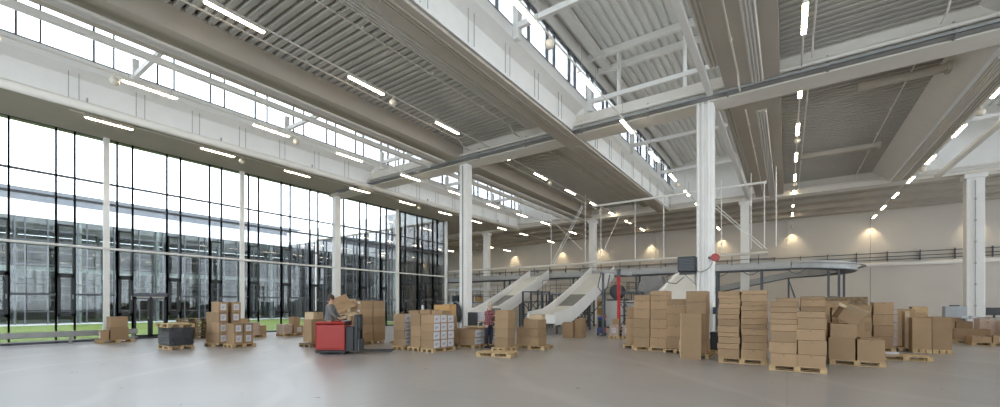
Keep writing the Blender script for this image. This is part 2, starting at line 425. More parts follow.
for s in starts:
    for q, (a, c) in enumerate(offs):
        y0, y1 = s + a, min(s + c, 29.45); wn += 1
        narrow = q % 2 == 0
        isdoor = abs(s - 5.7) < .1 and q == 1
        b = MB()
        window_frame(b, y0, y1, (7.43, 6.47, 5.25) if narrow else ((7.43, 6.47) if isdoor else (7.43, 6.47, 2.16)), narrow)
        if isdoor: b.box(-.08, .08, y0, y1, 2.12, 2.3)
        o = b.build('window_%d' % wn, M['fgrey' if 0 else 'frame'], loc=(XG, 0, 0))
        if narrow: lb = nth(17 - cn) + ' narrow window strip with opening sash, counted from the corner column'; cn += 1
        else: lb = nth(17 - cw) + ' wide window panel, counted from the corner column'; cw += 1
        struct(o, lb, 'window')
        zp = 2.3 if isdoor else .09
        MB().box(-.008, .008, y0 + .02, y1 - .02, zp, 9.55).build('pane', M['glass'], o)
        if narrow:     # dark opening sash low down, slimmer fixed sash above
            for (za, zb, t) in ((1.18, 3.05, .10), (3.05, 5.25, .04)):
                b = MB()
                b.box(.0, .12, y0 + .03, y0 + .03 + t, za, zb); b.box(.0, .12, y1 - .03 - t, y1 - .03, za, zb)
                b.box(.0, .12, y0 + .03, y1 - .03, za, za + t * 1.3); b.box(.0, .12, y0 + .03, y1 - .03, zb - t * 1.3, zb)
                sh = b.build('sash', M['black'], o)
                if za < 2: MB().box(.12, .15, y1 - .1, y1 - .06, 1.95, 2.15).build('handle', M['steel'], sh)
        if isdoor:
            dn += 1
            d = struct(empty('door_%d' % dn, (XG, (y0 + y1) / 2, 0)), 'glazed double door in a black frame in the glass wall', 'door')
            hw = (y1 - y0) / 2 - .04
            for sgn in (-1, 1):
                b = MB(); lo, hi = (-hw, -.005) if sgn < 0 else (.005, hw)
                for (ya, yb) in ((lo, lo + .09), (hi - .09, hi)): b.box(-.04, .04, ya, yb, .02, 2.1)
                b.box(-.04, .04, lo, hi, .02, .2); b.box(-.04, .04, lo, hi, 2.0, 2.1)
                lf = b.build('door_leaf', M['black'], d)
                MB().box(-.006, .006, lo + .09, hi - .09, .2, 2.0).build('pane', M['glass'], lf)
                MB().tube([(.08, -.1 * sgn * -1, 1.0), (.08, .1 * sgn, 1.1)], .015, 6).build('handle', M['alu'], lf)
                MB().box(.04, .1, lo + .1 if sgn < 0 else lo + .05, hi - .05 if sgn < 0 else hi - .1, 2.03, 2.11).build('door_closer', M['alu'], lf)
struct(MB().box(XG - .15, XG + .35, Y0, YE, 9.6, 9.75).build('trim_1', M['beige']), 'beige head trim above the glass wall', 'trim')
struct(MB().box(XG - .1, XG + .1, YE - .25, YE, 0, 9.6).build('trim_2', M['white']), 'white corner post trim at the end of the glass wall', 'trim')
o = MB().tube([(XG + .32, Y0 + .2, 4.33), (XG + .32, 29.4, 4.33)], .055, 8).build('handrail_pipe', M['white'])
tag(o, 'long white horizontal pipe across the glass wall at mid height', 'pipe')
# low guard rails in front of the glass
for i, (ya, yb) in enumerate(((-6.5, 6.75), (8.35, 11.3))):
    t = tag(empty('guard_rail', (XG + .55, ya, 0)), ['long grey guard rail along the foot of the glass wall before the door', 'short grey guard rail at the foot of the glass wall past the door'][i], 'guard rail')
    MB().box(-.04, .04, 0, yb - ya, .30, .55).build('rail', M['steel'], t, bevel=.02)
    MB().box(-.05, .05, 0, yb - ya, .12, .17).build('lower_rail', M['steel'], t)
    n = int((yb - ya) / 2.1) + 1
    for k in range(n):
        y = .15 + k * (yb - ya - .3) / max(1, n - 1)
        MB().box(-.06, .03, y - .05, y + .05, 0, .5).box(-.14, .08, y - .08, y + .08, 0, .02).build('post', M['steel'], t)

# clerestory windows of the lanterns
for k in range(3):
    dx = -MOD + MOD * k
    nm = ['lantern by the glass wall', 'middle roof lantern', 'lantern on the right'][k]
    first = None; n = 0
    y = -5.45
    while y < 35.2:
        y1 = min(y + 1.96, G2[0])
        wn += 1
        b = MB()
        b.box(-.05, .05, -.03, .03, 0, 1.45); b.box(-.05, .05, .55, .6, 0, 1.45)
        b.box(-.05, .05, 0, y1 - y, 0, .05); b.box(-.05, .05, 0, y1 - y, 1.4, 1.45)
        o = b.build('window_%d' % wn, M['fgrey'], loc=(dx - 7.55, y, 10.95))
        struct(o, nth(20 - n) + ' clerestory window, left side of the ' + nm + ', from the far end', 'window')
        MB().box(-.006, .006, 0, y1 - y, .04, 1.42).build('pane', M['glass'], o)
        y += 1.96; n += 1
    y = Y0; n = 0
    while y < 35:
        y1 = min(y + 5.95, G2[0]); wn += 1
        b = MB(); b.box(-.05, .05, 0, .06, 0, 1.45); b.box(-.05, .05, 2.0, 2.06, 0, 1.45); b.box(-.05, .05, 4.0, 4.06, 0, 1.45) if y1 - y > 4.2 else None
        b.box(-.05, .05, 0, y1 - y, 0, .05); b.box(-.05, .05, 0, y1 - y, 1.4, 1.45)
        o = b.build('window_%d' % wn, M['fgrey'], loc=(dx - 1.72, y, 10.95))
        struct(o, nth(n) + ' clerestory window, right side of the ' + nm + ', from the front', 'window')
        MB().box(-.006, .006, 0, y1 - y, .04, 1.42).build('pane', M['glass'], o)
        y += 5.95; n += 1
# unseen rear and right glazing, added to let more sky light in
for k in range(9):
    y = Y0 + .4 + 6 * k; wn += 1
    b = MB(); L6 = min(5.6, YB - y)
    for q in (0, .33, .66, 1): b.box(-.05, .05, (L6 - .06) * q, (L6 - .06) * q + .06, 0, 8.2)
    for z in (0, 3.2, 6.2, 8.14): b.box(-.05, .05, 0, L6, z, z + .06)
    o = b.build('window_%d' % wn, M['frame'], loc=(XR + .15, y, 1.0))
    struct(o, nth(k) + ' tall added light window of the unseen right wall, counted from the rear', 'window')
    MB().box(-.006, .006, 0, L6, .03, 8.17).build('pane', M['glass'], o)
for k in range(8):
    x = XG + .4 + 5.9 * k; wn += 1
    b = MB()
    for xx in (0, 1.83, 3.67, 5.44): b.box(xx, xx + .06, -.05, .05, 0, 8.3)
    for z in (0, 3.2, 6.2, 8.24): b.box(0, 5.5, -.05, .05, z, z + .06)
    o = b.build('window_%d' % wn, M['frame'], loc=(x, Y0 - .15, 1.0))
    struct(o, nth(k) + ' tall added light window of the unseen rear wall, counted from the glass wall', 'window')
    MB().box(0, 5.5, -.006, .006, .03, 8.27).build('pane', M['glass'], o)

# ------------------------------------------------------------------ things under the ceiling
def lamp_row(nm, x, z, ys, globes, zroof):
    o = MB().tube([(x, ys[0] - 1.2, z + .13), (x, min(ys[-1] + .8, 47.2), z + .13)], .028, 6)
    o = o.build('lighting_conduit', M['offwhite'])
    tag(o, 'thin conduit carrying the lamps of the row ' + nm, 'conduit')
    for i, y in enumerate(ys):
        t = tag(empty('ceiling_lamp', (x, y, z)), nth(i) + ' glowing linear lamp from the front, row ' + nm, 'lamp', 'linear lamps ' + nm)
        MB().prism([(-.07, 0), (.07, 0), (.045, .09), (-.045, .09)], 'y', -.78, .78).build('housing', M['lamphouse'], t)
        MB().box(-.055, .055, -.74, .74, -.025, 0).build('tube', M['lamp'], t)
        for e in (-.6, .6): MB().tube([(0, e, .09), (0, e, min(zroof - z, 1.6))], .008, 4).build('suspension_wire', M['steel'], t)
    for i, y in enumerate(globes):
        t = tag(MB().sphere((0, 0, 0), .14, 0, 14, 10).tube([(0, 0, .1), (0, 0, .3)], .03, 6).build('pendant_globe', M['globe'], loc=(x, y, z - .12), smooth=True), (nth(i) + ' pale globe on lamp row ' + nm), 'globe', 'globes ' + nm)
rows = [('above the tall right stacks', .40, 9.6, [14.3, 18.85, 23.1, 27.4, 31.7, 36.0, 40.3, 44.6], [24.3, 32.9], ZD),
        ('beside the right lantern', 5.96, 9.0, [21.2, 25.4, 29.6, 33.7, 37.9, 42.1, 46.0], [23.0, 31.0], ZS),
        ('under the deck left of the middle lantern', -12.5, 9.6, [5.35, 9.7, 14.05, 18.3, 22.6, 26.9, 31.2, 35.4, 39.7, 44.6], [10.9, 23.8], ZD),
        ('inside the middle lantern', -5.47, 9.1, [9.1, 13.2, 17.3, 21.5, 25.7, 29.8, 33.9, 40.0, 45.2], [10.4, 27.0], 10.0),
        ('inside the lantern by the glass wall', -18.3, 9.2, [.95, 5.1, 9.25, 13.15, 17.3, 21.5, 25.7, 29.9, 34.0, 40.0, 45.2], [4.15, 10.35, 22.7], 10.0),
        ('along the glass wall', -23.4, 9.3, [5.15, 9.2, 13.3, 17.6, 21.8, 26.0, 30.2, 34.4, 38.6, 44.8], [10.3, 23.0], ZS),
        ('in the side wing', -30.5, 8.9, [32.5, 37.5, 42.0, 46.0], [39.5], ZS),
        ('at the back of the side wing', -37.0, 8.9, [32.5, 37.5, 42.0, 46.0], [], ZS)]
for r in rows: lamp_row(*r)

def radiant(x, z, y0, y1, w, label, nrib=4):
    t = tag(empty('radiant_panel', (x, y0, z)), label, 'ceiling panel')
    b = MB(); b.box(-w / 2, w / 2, 0, y1 - y0, 0, .035)
    for k in range(nrib):
        q = -w / 2 + w * (k + .5) / nrib; b.tube([(q, 0, -.004), (q, y1 - y0, -.004)], w / nrib * .34, 8)
    b.build('ribbed_plate', M['radiant'], t)
    for q, y in enumerate((1, (y1 - y0) / 2, y1 - y0 - 1)):
        MB().tube([(0, y, .03), (0, y, .3)], .012, 5).build('hanger', M['steel'], t)
for j, (ya, yb) in enumerate(((Y0 + .3, 16.6), (19.2, 35.0))):
    bay = ['near bay', 'far bay'][j]
    radiant(-9.62, 9.8, ya, yb, .46, 'ribbed radiant panel beside the deck left of the middle lantern, ' + bay)
    radiant(-.82, 9.28, ya, yb, .36, 'ribbed radiant panel right of the middle lantern, ' + bay)
    radiant(-15.1, 9.28, ya, yb, .4, 'ribbed radiant panel on the right edge of the glass wall lantern, ' + bay)
    if j: radiant(5.5, 9.3, ya, yb, .36, 'ribbed radiant panel left of the right lantern, ' + bay)
    radiant(-2.05, 10.2, ya, yb, .5, 'ribbed radiant panel over the white rail of the middle lantern, ' + bay)
    for x, z, lb in ((-.69 + 1.35, 9.95, 'thin white sprinkler pipe beside the central lamp row'), (3.62, 9.95, 'thin white sprinkler pipe under the right part of the deck'), (-1.36, 9.46, 'thin pale pipe under the beam right of the middle lantern'),
                     (-10.5, 9.95, 'thin pipe under the deck left of the middle lantern'), (-13.5, 9.95, 'thin pipe near the left edge of the left deck')):
        b = MB(); b.tube([(x, ya, z), (x, yb - .6, z), (x, yb - .2, z - .25), (x, yb + .3, z - .25)], .028, 6)
        for y in range(int(ya) + 2, int(yb), 3): b.box(x - .05, x + .05, y - .02, y + .02, z + .02, z + .1)
        tag(b.build('hanging_pipe', M['offwhite']), lb + ', ' + bay, 'pipe')
for y, xa, xb, lb in ((20.6, 2.2, 4.6, 'pale flat duct end across the right deck just past the near girder'), (28.6, .6, 3.9, 'pale flat duct end across the right deck farther back')):
    tag(MB().box(xa, xb, y - .15, y + .15, 9.78, 9.98).box(xb - .08, xb + .05, y - .19, y + .19, 9.72, 10.02).build('flat_duct', M['beige']), lb, 'duct')
o = MB().tube([(-22.1, Y0 + .3, 9.28), (-22.1, 35.5, 9.28)], .17, 12).build('ventilation_duct', M['offwhite'], smooth=True)
for k in range(9): MB().box(-22.13, -22.07, -5 + 4.6 * k, -4.96 + 4.6 * k, 9.4, 9.62).build('hanger', M['steel'], o)
tag(o, 'long round white duct under the ceiling beside the glass wall', 'duct')
o = MB().box(7.3, 7.55, Y0 + .3, 35.5, 9.3, 9.48).build('lighting_beam', M['offwhite'])
tag(o, 'slim pale beam hung in the right lantern', 'beam')

# far wall services
b = MB()
for i, z in enumerate((5.5, 5.75, 6.08)): b.box(-40, 18, YB - .22, YB - .16, z, z + .06)
for k in range(29): b.box(-39 + 2 * k, -38.95 + 2 * k, YB - .2, YB, 5.4, 6.25)
tag(b.build('cable_ladder', M['dsteel']), 'dark three rail cable ladder along the far wall', 'cable ladder')
tag(MB().tube([(-40, YB - .3, 5.15), (18, YB - .3, 5.15)], .17, 12).build('wall_duct', M['wall'], smooth=True), 'round beige pipe along the far wall under the ladder', 'pipe')

# ------------------------------------------------------------------ outside
b = MB(); b.box(-52.5, XG - .12, -60, YE, -.25, -.06)
tag(b.build('lawn', M['grass']), 'green lawn of the courtyard outside the glass wall', 'lawn', None, 'structure')
b = MB(); b.box(-120, -52.5, -70, 110, -.25, -.05)
tag(b.build('paved_path', M['slab']), 'grey paved strip in front of the glazed building across the lawn', 'path', None, 'structure')
def ext_building(nm, label, along, p0, p1, face, depth, zs=(9.44, 10.85, 12.2), inward=-1):
    # along: 'y' (facade in a plane x = face) or 'x' (plane y = face); the building lies on the side `inward`
    t = tag(empty(nm), label, 'building', None, 'thing')
    def bx(b, a0, a1, d0, d1, z0, z1):
        d0, d1 = face + inward * d0, face + inward * d1
        if d0 > d1: d0, d1 = d1, d0
        if along == 'y': b.box(d0, d1, a0, a1, z0, z1)
        else: b.box(a0, a1, d0, d1, z0, z1)
    def pt(n, m, *bs):
        b = MB()
        for q in bs: bx(b, *q)
        return b.build(n, m, t)
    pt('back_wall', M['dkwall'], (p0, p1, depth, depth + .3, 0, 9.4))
    pt('floor_slab', M['fascia'], (p0, p1, .5, depth, 4.75, 5.15))
    pt('ground_slab', M['slab'], (p0, p1, 0, depth, -.05, .02))
    pt('roof_fascia', M['fascia'], (p0, p1, -.15, depth, zs[0], zs[1]))
    pt('roof_lantern', M['bgrey'], (p0, p1, 1.0, depth - 1, zs[1], zs[2]))
    fr = MB(); y = p0; i = 0
    while y < p1:
        bx(fr, y - .045, y + .045, -.12, .03, 0, zs[0]); bx(fr, y + .55, y + .63, -.1, .03, 0, zs[0]); y += 1.96
    for z in (1.1, 2.16, 3.6, 5.3, 6.4, 7.4, 8.4): bx(fr, p0, p1, -.05, .05, z - .035, z + .035)
    fr.build('facade_frame', M['frame'], t)
    pt('facade_glass', M['glassopp'], (p0, p1, .04, .06, 0, zs[0]))
    y = p0 + 1.2
    while y < p1:
        pt('facade_column', M['white'], (y, y + .4, .15, .48, 0, zs[0])); y += 5.95
    lan = MB(); y = p0
    while y < p1: bx(lan, y, y + .05, .96, 1.0, zs[1] + .15, zs[2] - .5); y += 1.96
    bx(lan, p0, p1, .9, 1.02, zs[2] - .5, zs[2] - .42)
    lan.build('lantern_mullions', M['fgrey'], t)
    ra = MB()
    for d, z in ((5.0, 2.6), (5.0, 7.3), (8.5, 3.6), (8.5, 8.2)): bx(ra, p0, p1, d, d + .25, z, z + .22)
    y = p0 + 4
    while y < p1 - 1: bx(ra, y, y + .3, 7, 7.3, 0, zs[0]); y += 5.95
    ra.build('interior_beams', M['slab'], t)
    return t
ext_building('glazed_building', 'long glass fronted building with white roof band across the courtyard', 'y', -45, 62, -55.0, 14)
# end of the court: glazed end facade of the side wing
t = tag(empty('glazed_facade'), 'glazed end facade of the side wing closing the courtyard, white roof band', 'building', None, 'thing')
b = MB(); y = -54.5
while y < XG - .4:
    b.box(y - .03, y + .03, YE - .02, YE + .08, 0, 9.6); b.box(y + .55, y + .61, YE - .02, YE + .08, 0, 9.6); y += 1.96
for z in (2.16, 5.25, 6.47, 7.43): b.box(-54.8, XG - .1, YE + .03, YE + .12, z - .03, z + .03)
b.build('facade_frame', M['frame'], t)
MB().box(-54.8, XG - .1, YE + .06, YE + .08, 0, 9.6).build('facade_glass', M['glassend'], t)
MB().box(-54.7, XG - .1, YE - .1, YE + .3, 9.75, 11.2).build('roof_fascia', M['fascia'], t)
MB().box(-54, XG + 2, YE + 5.5, YE + 6.0, 10.6, 12.4).build('roof_lantern', M['bgrey'], t)

# ------------------------------------------------------------------ pallets and cartons
def make_pallet(x, y, rz, label, m='wood', w=1.2, d=.8, parts=True, z=0, group=None):
    t = tag(empty('pallet', (x, y, z), rz), label, 'pallet', group)
    b = MB()
    n = 5
    for k in range(n):                   # deck boards run along the length
        q = -d / 2 + .06 + (d - .12) * k / (n - 1); hw = .072 if k % 2 == 0 else .05
        b.box(-w / 2, w / 2, max(-d / 2, q - hw), min(d / 2, q + hw), .122, .144)
    for q in (-w / 2 + .07, 0, w / 2 - .07): b.box(q - .07, q + .07, -d / 2, d / 2, .1, .121)
    b.build('deck', M[m], t)
    for q in (-d / 2 + .05, 0, d / 2 - .05):
        if parts:
            for p in (-w / 2 + .07, 0, w / 2 - .07): MB().box(p - .07, p + .07, q - .05, q + .05, .022, .1).build('block', M[m], t)
            MB().box(-w / 2, w / 2, q - .05, q + .05, 0, .022).build('base_board', M[m], t)
        else:
            b = MB()
            for p in (-w / 2 + .07, 0, w / 2 - .07): b.box(p - .07, p + .07, q - .05, q + .05, .022, .1)
            b.box(-w / 2, w / 2, q - .05, q + .05, 0, .022).build('runner', M[m], t)
    return t

def carton(x, y, z, w, d, h, rz, label, group=None, sides='', m='card', tape=True, R=random):
    """closed carton: body with folded edges, two top flaps, tape; `sides` lists the faces that carry a shipping label"""
    g = .004
    b = MB(); b.box(-w / 2, w / 2, -d / 2, d / 2, 0, h - .006)
    if w >= d:
        b.box(-w / 2 + .002, w / 2 - .002, -d / 2 + .001, -g, h - .005, h); b.box(-w / 2 + .002, w / 2 - .002, g, d / 2 - .001, h - .005, h)
    else:
        b.box(-w / 2 + .001, -g, -d / 2 + .002, d / 2 - .002, h - .005, h); b.box(g, w / 2 - .001, -d / 2 + .002, d / 2 - .002, h - .005, h)
    o = b.build('carton', M[m], loc=(x, y, z), rz=rz, bevel=min(.014, h * .08))
    tag(o, label, 'carton', group)
    if tape:
        t = MB(); dn = min(.07, h * .3)
        if w >= d:
            t.box(-w / 2 - .0015, w / 2 + .0015, -.026, .026, h, h + .0015)
            for s in (-1, 1): t.box(s * w / 2 - .0015, s * w / 2 + .0015, -.026, .026, h - dn, h)
        else:
            t.box(-.026, .026, -d / 2 - .0015, d / 2 + .0015, h, h + .0015)
            for s in (-1, 1): t.box(-.026, .026, s * d / 2 - .0015, s * d / 2 + .0015, h - dn, h)
        t.build('tape', M['tape'], o)
    for s in sides:
        lh = min(h * .62, .26); b = MB()
        if s == 'r': lw = min(d * .6, .24); b.box(w / 2, w / 2 + .002, -lw / 2, lw / 2, h / 2 - lh / 2, h / 2 + lh / 2)
        if s == 'f': lw = min(w * .5, .2); b.box(-lw / 2, lw / 2, -d / 2 - .002, -d / 2, h / 2 - lh / 2, h / 2 + lh / 2)
        if s == 'q': lw = min(w * .22, .14); b.box(w / 2 - .05 - lw, w / 2 - .05, -d / 2 - .002, -d / 2, h - .05 - lh * .4, h - .05)
        if s == 'k': lw = d * .86; b.box(w / 2, w / 2 + .002, -lw / 2, lw / 2, h * .06, h * .94)
        lb = b.build('shipping_label', M['paper'], o)
        # printed lines on the label
        b = MB()
        if s in 'rk':
            for i in range(4): b.box(w / 2 + .002, w / 2 + .0026, -lw * .3, lw * (.05 + .08 * i), h / 2 - lh * .25 + i * lh * .12, h / 2 - lh * .25 + i * lh * .12 + .008)
        else:
            for i in range(3): b.box((-lw * .3 if s == 'f' else w / 2 - .05 - lw * .8), (lw * .2 if s == 'f' else w / 2 - .05 - lw * .3), -d / 2 - .0026, -d / 2 - .002, h / 2 - lh * .1 + i * lh * .12, h / 2 - lh * .1 + i * lh * .12 + .007)
        b.build('print', M['black'], lb)
    return o

def stack(x, y, z, rz, cname, pile, cols, group, seed=1, m='card', sides=''):
    """cols: (name, local x, local y, w, d, [heights bottom to top], kwargs)"""
    R = random.Random(seed); ca, sa = math.cos(rz), math.sin(rz)
    for c in cols:
        nm, lx, ly, w, d, hs = c[:6]; kw = c[6] if len(c) > 6 else {}
        zz = z; n = len(hs); base = lx, ly
        for i, h in enumerate(hs):
            k = n - 1 - i
            j = kw.get('jit', .012)
            px, py = lx + R.uniform(-j, j), ly + R.uniform(-j, j) * .6
            rank = ('only ' if n == 1 else ('bottom ' if k == n - 1 and n > 2 else ORD[k] + ' '))
            pos = '' if k == 0 or k == n - 1 else ' from the top'
            lb = rank + cname + pos + ((', ' + nm) if nm else '') + ' of ' + pile
            carton(x + ca * px - sa * py, y + sa * px + ca * py, zz, w + R.uniform(-.014, .004), d, h - .004, rz + R.uniform(-1, 1) * kw.get('rot', .012), lb,
                   'cartons of ' + pile, kw.get('sides', sides), kw.get('m', m), kw.get('tape', True))
            zz += h

PZ = .144
# --- tall stacks right of the middle -------------------------------------------------
# stack group left of the white column (three columns, hidden feet on pallets)
make_pallet(-4.15, 16.15, 0, 'pallet under the twin tall carton columns beside the white column')
stack(-4.15, 16.15, PZ, 0, 'carton', 'the tall twin stack by the column', [
    ('left column', -.30, 0, .58, .78, [.36, .34, .34, .36, .30, .22]),
    ('right column', .30, 0, .58, .78, [.36, .34, .34, .36, .30, .20, .16])], None, 3)
make_pallet(-4.95, 16.95, PI / 2, 'pallet half hidden at the left end of the tall twin stack')
stack(-4.95, 16.95, PZ, 0, 'carton', 'the lower stack left of the twin stack', [('', 0, 0, .6, .9, [.34, .34, .34, .34, .1])], None, 4)
make_pallet(-3.24, 16.15, PI / 2, 'pallet under the carton column behind the leaning cardboard sheet')
stack(-3.255, 16.15, PZ, 0, 'carton', 'the column behind the leaning cardboard sheet', [('', 0, 0, .62, .78, [.42, .40, .42, .30, .22])], None, 5)
make_pallet(-2.42, 15.1, PI / 2, 'pallet behind the tall leaning cardboard sheet')
stack(-2.42, 15.1, PZ, 0, 'carton', 'the tallest stack behind the cardboard sheet', [('', 0, 0, .58, .8, [.42, .42, .40, .40, .36])], None, 6)
# folded cardboard sheet standing upright
t = tag(empty('cardboard_sheet', (-2.46, 14.05, 0), 0), 'tall flattened cardboard sheet standing upright before the column', 'cardboard')
Mx = Matrix.Rotation(math.radians(-4), 4, 'X')
MB().box(-.29, .29, -.012, .012, 0, 1.42, 0, Mx).build('front_panel', M['card'], t, bevel=.004)
MB().box(-.315, -.292, -.01, .24, 0.0, 1.44, 0, Mx).build('folded_edge', M['cardedge'], t, bevel=.004)
b = MB(); b.add([(-.33, .02, .62), (-.30, .0, .55), (-.36, .06, .38), (-.31, .02, .22), (-.33, .05, .1), (-.38, .12, .3), (-.37, .12, .5)], [(0, 1, 2, 6), (2, 3, 4, 5), (2, 5, 6)])
o = b.build('torn_flap', M['cardedge'], t); sm = o.modifiers.new('s', 'SOLIDIFY'); sm.thickness = .006
# dark crate on a pallet, grey panel behind it
make_pallet(-2.0, 16.25, 0, 'pallet carrying the small black crate', w=.8, d=.6)
t = tag(empty('crate', (-2.0, 16.25, PZ)), 'small black plastic crate between two tall carton stacks', 'crate')
MB().box(-.19, .19, -.25, .25, 0, .58).build('body', M['black'], t, bevel=.015)
MB().box(-.205, .205, -.265, .265, .54, .60).build('rim', M['black'], t, bevel=.01)
for k in (-1, 0, 1): MB().box(.12 * k - .012, .12 * k + .012, -.262, -.25, .02, .54).build('rib', M['black'], t)
t = tag(empty('grey_locker', (-2.05, 18.6, 0)), 'narrow light grey locker beside the pipes of the white column', 'locker')
MB().box(-.12, .32, -.2, .2, .05, 1.7).build('body', M['bluegrey'], t, bevel=.01)
MB().box(-.1, .3, -.215, -.2, .1, 1.66).build('door', M['bluegrey'], t, bevel=.005)
MB().box(.22, .24, -.24, -.215, .8, .95).build('handle', M['steel'], t)
MB().box(-.11, .31, -.18, .18, 0, .05).build('plinth', M['dsteel'], t)

# pile of flat cartons in the middle right: two columns on one pallet
make_pallet(-1.07, 14.22, 0, 'pallet under the two columns of flat cartons beside the black crate')
stack(-1.07, 14.22, PZ, 0, 'flat carton', 'the stack next to the black crate', [
    ('left column', -.33, 0, .56, .78, [.27, .16, .19, .13, .19, .20, .13, .19, .14, .14, .10, .11], {'jit': .02}),
    ('right column', .30, -.02, .62, .78, [.29, .20, .20, .18, .13, .17, .22, .14, .12, .20, .12], {'jit': .02})], None, 8)
# biggest pile, nearest the viewer
make_pallet(.21, 13.3, 0, 'front pallet under the nearest pair of carton columns')
stack(.21, 13.3, PZ, 0, 'carton', 'the nearest pallet stack', [
    ('left column', -.28, 0, .58, .78, [.31, .29, .28, .18, .13, .17, .14, .15], {'jit': .018}),
    ('right column', .29, -.02, .58, .78, [.31, .36, .28, .28, .16], {'jit': .018})], None, 9)
make_pallet(.3, 15.6, 0, 'pallet hidden behind the nearest pallet stack')
stack(.3, 15.6, PZ, 0, 'carton', 'the stack behind the nearest one', [
    ('left column', -.3, 0, .58, .78, [.3, .3, .3, .3, .3, .14, .12]), ('right column', .32, 0, .58, .78, [.3, .3, .3, .3, .3, .2, .1])], None, 10)
make_pallet(1.2, 18.0, 0, 'pallet behind the tilted open box')
stack(1.2, 18.0, PZ, 0, 'carton', 'the stack behind the tilted open box', [
    ('left column', -.3, 0, .58, .78, [.4, .4, .4, .3, .14]), ('right column', .3, 0, .56, .78, [.4, .4, .4, .18, .08], {'m': 'card'})], None, 11)
# pallet with the open bin box, the tilted open box and a big carton
make_pallet(1.6, 15.52, 0, 'pallet under the box with the tilted open carton on top')
def open_box(x, y, z, w, d, h, rz, rx, label, m='card', inside='cardedge', flaps=(20, -30, 60, 100)):
    t = tag(empty('open_box', (x, y, z), rz), label, 'open carton')
    t.rotation_euler = (rx[0], rx[1], rz)
    e = .006
    b = MB(); b.box(-w / 2, w / 2, -d / 2, d / 2, 0, e)
    b.box(-w / 2, w / 2, -d / 2, -d / 2 + e, 0, h); b.box(-w / 2, w / 2, d / 2 - e, d / 2, 0, h)
    b.box(-w / 2, -w / 2 + e, -d / 2, d / 2, 0, h); b.box(w / 2 - e, w / 2, -d / 2, d / 2, 0, h)
    b.build('body', M[m], t)
    for i, a in enumerate(flaps):
        s = d / 2 if i < 2 else w / 2; L = min(w, d) * .48
        b = MB()
        if i < 2: b.box(-w / 2, w / 2, 0, e, 0, L)
        else: b.box(0, e, -d / 2, d / 2, 0, L)
        f = b.build('flap', M[inside], t)
        if i == 0: f.location = (0, -d / 2, h); f.rotation_euler = (math.radians(a), 0, 0)
        if i == 1: f.location = (0, d / 2 - e, h); f.rotation_euler = (math.radians(-a), 0, 0)
        if i == 2: f.location = (-w / 2, 0, h); f.rotation_euler = (0, math.radians(-a), 0)
        if i == 3: f.location = (w / 2 - e, 0, h); f.rotation_euler = (0, math.radians(a), 0)
    return t
carton(1.27, 15.5, PZ, .58, .76, .62, 0, 'large carton under the tilted open box', tape=False)
carton(1.30, 15.5, PZ + .62, .58, .76, .40, .02, 'second carton of the pallet, directly below the tilted open box', tape=False)
open_box(1.33, 15.35, PZ + 1.075, .50, .44, .34, .25, (.12, .50), 'open empty carton tipped over with its flaps spread, on the stack', flaps=(50, 60, 95, 15))
carton(1.89, 15.5, PZ, .57, .76, .60, 0, 'large plain carton on the right half of the open box pallet')
carton(1.93, 15.62, PZ + .60, .50, .5, .03, .06, 'thin cardboard tray lying on the large plain carton', tape=False)
carton(1.62, 16.9, .0, .62, .6, 1.35, 0, 'tall upright carton close behind the large plain carton')
# columns behind it
make_pallet(2.6, 20.6, 0, 'pallet under the flat cartons left of the empty pallet', w=1.2)
stack(2.6, 20.6, PZ, 0, 'carton', 'the stack behind the open box pallet', [
    ('left column', -.33, 0, .56, .78, [.33, .28, .28, .20, .22, .24]), ('right column', .30, .3, .56, .78, [.4, .4, .4, .45], {'tape': True})], None, 12)
make_pallet(1.6, 21.2, 0, 'pallet far behind the tilted box')
stack(1.6, 21.2, PZ, 0, 'carton', 'the far stack seen above the tilted box', [('', 0, 0, .7, .78, [.5, .5, .4, .3])], None, 13)
# stacked dark trays seen above the cartons
t = tag(empty('pallet_pile', (2.35, 27.5, 0)), 'long dark pile of slatted pallets standing behind the carton stacks', 'pallet pile')
for k in range(15):
    b = MB(); z = k * .14
    for j in range(9): b.box(-.95 + .21 * j, -.95 + .21 * j + .15, -.4, .4, z + .115, z + .135)
    for q in (-.38, 0, .34): b.box(-.95, .93, q, q + .06, z, z + .112)
    b.build('slatted_pallet', M['woodold'], t)
# empty pallet with film scraps
make_pallet(2.95, 17.75, .04, 'loose empty pallet on the floor right of the open box pallet', w=1.2)
t = tag(MB().sphere((0, 0, .03), .13, 0, 10, 6, (1.6, .8, .35)).sphere((.16, .06, .04), .1, 0, 9, 6, (1, .9, .5)).build('film_scrap', M['paper'], loc=(2.62, 17.72, PZ)), 'crumpled white film lying on the loose empty pallet', 'scrap')
b = MB(); b.tube([(0, 0, .02), (.1, .03, .05), (.2, .0, .03), (.3, .06, .05), (.22, .1, .03), (.1, .09, .06)], .022, 6)
tag(b.build('strap_coil', M['black'], loc=(2.36, 17.7, PZ)), 'dark strap curled on the loose empty pallet', 'strap')
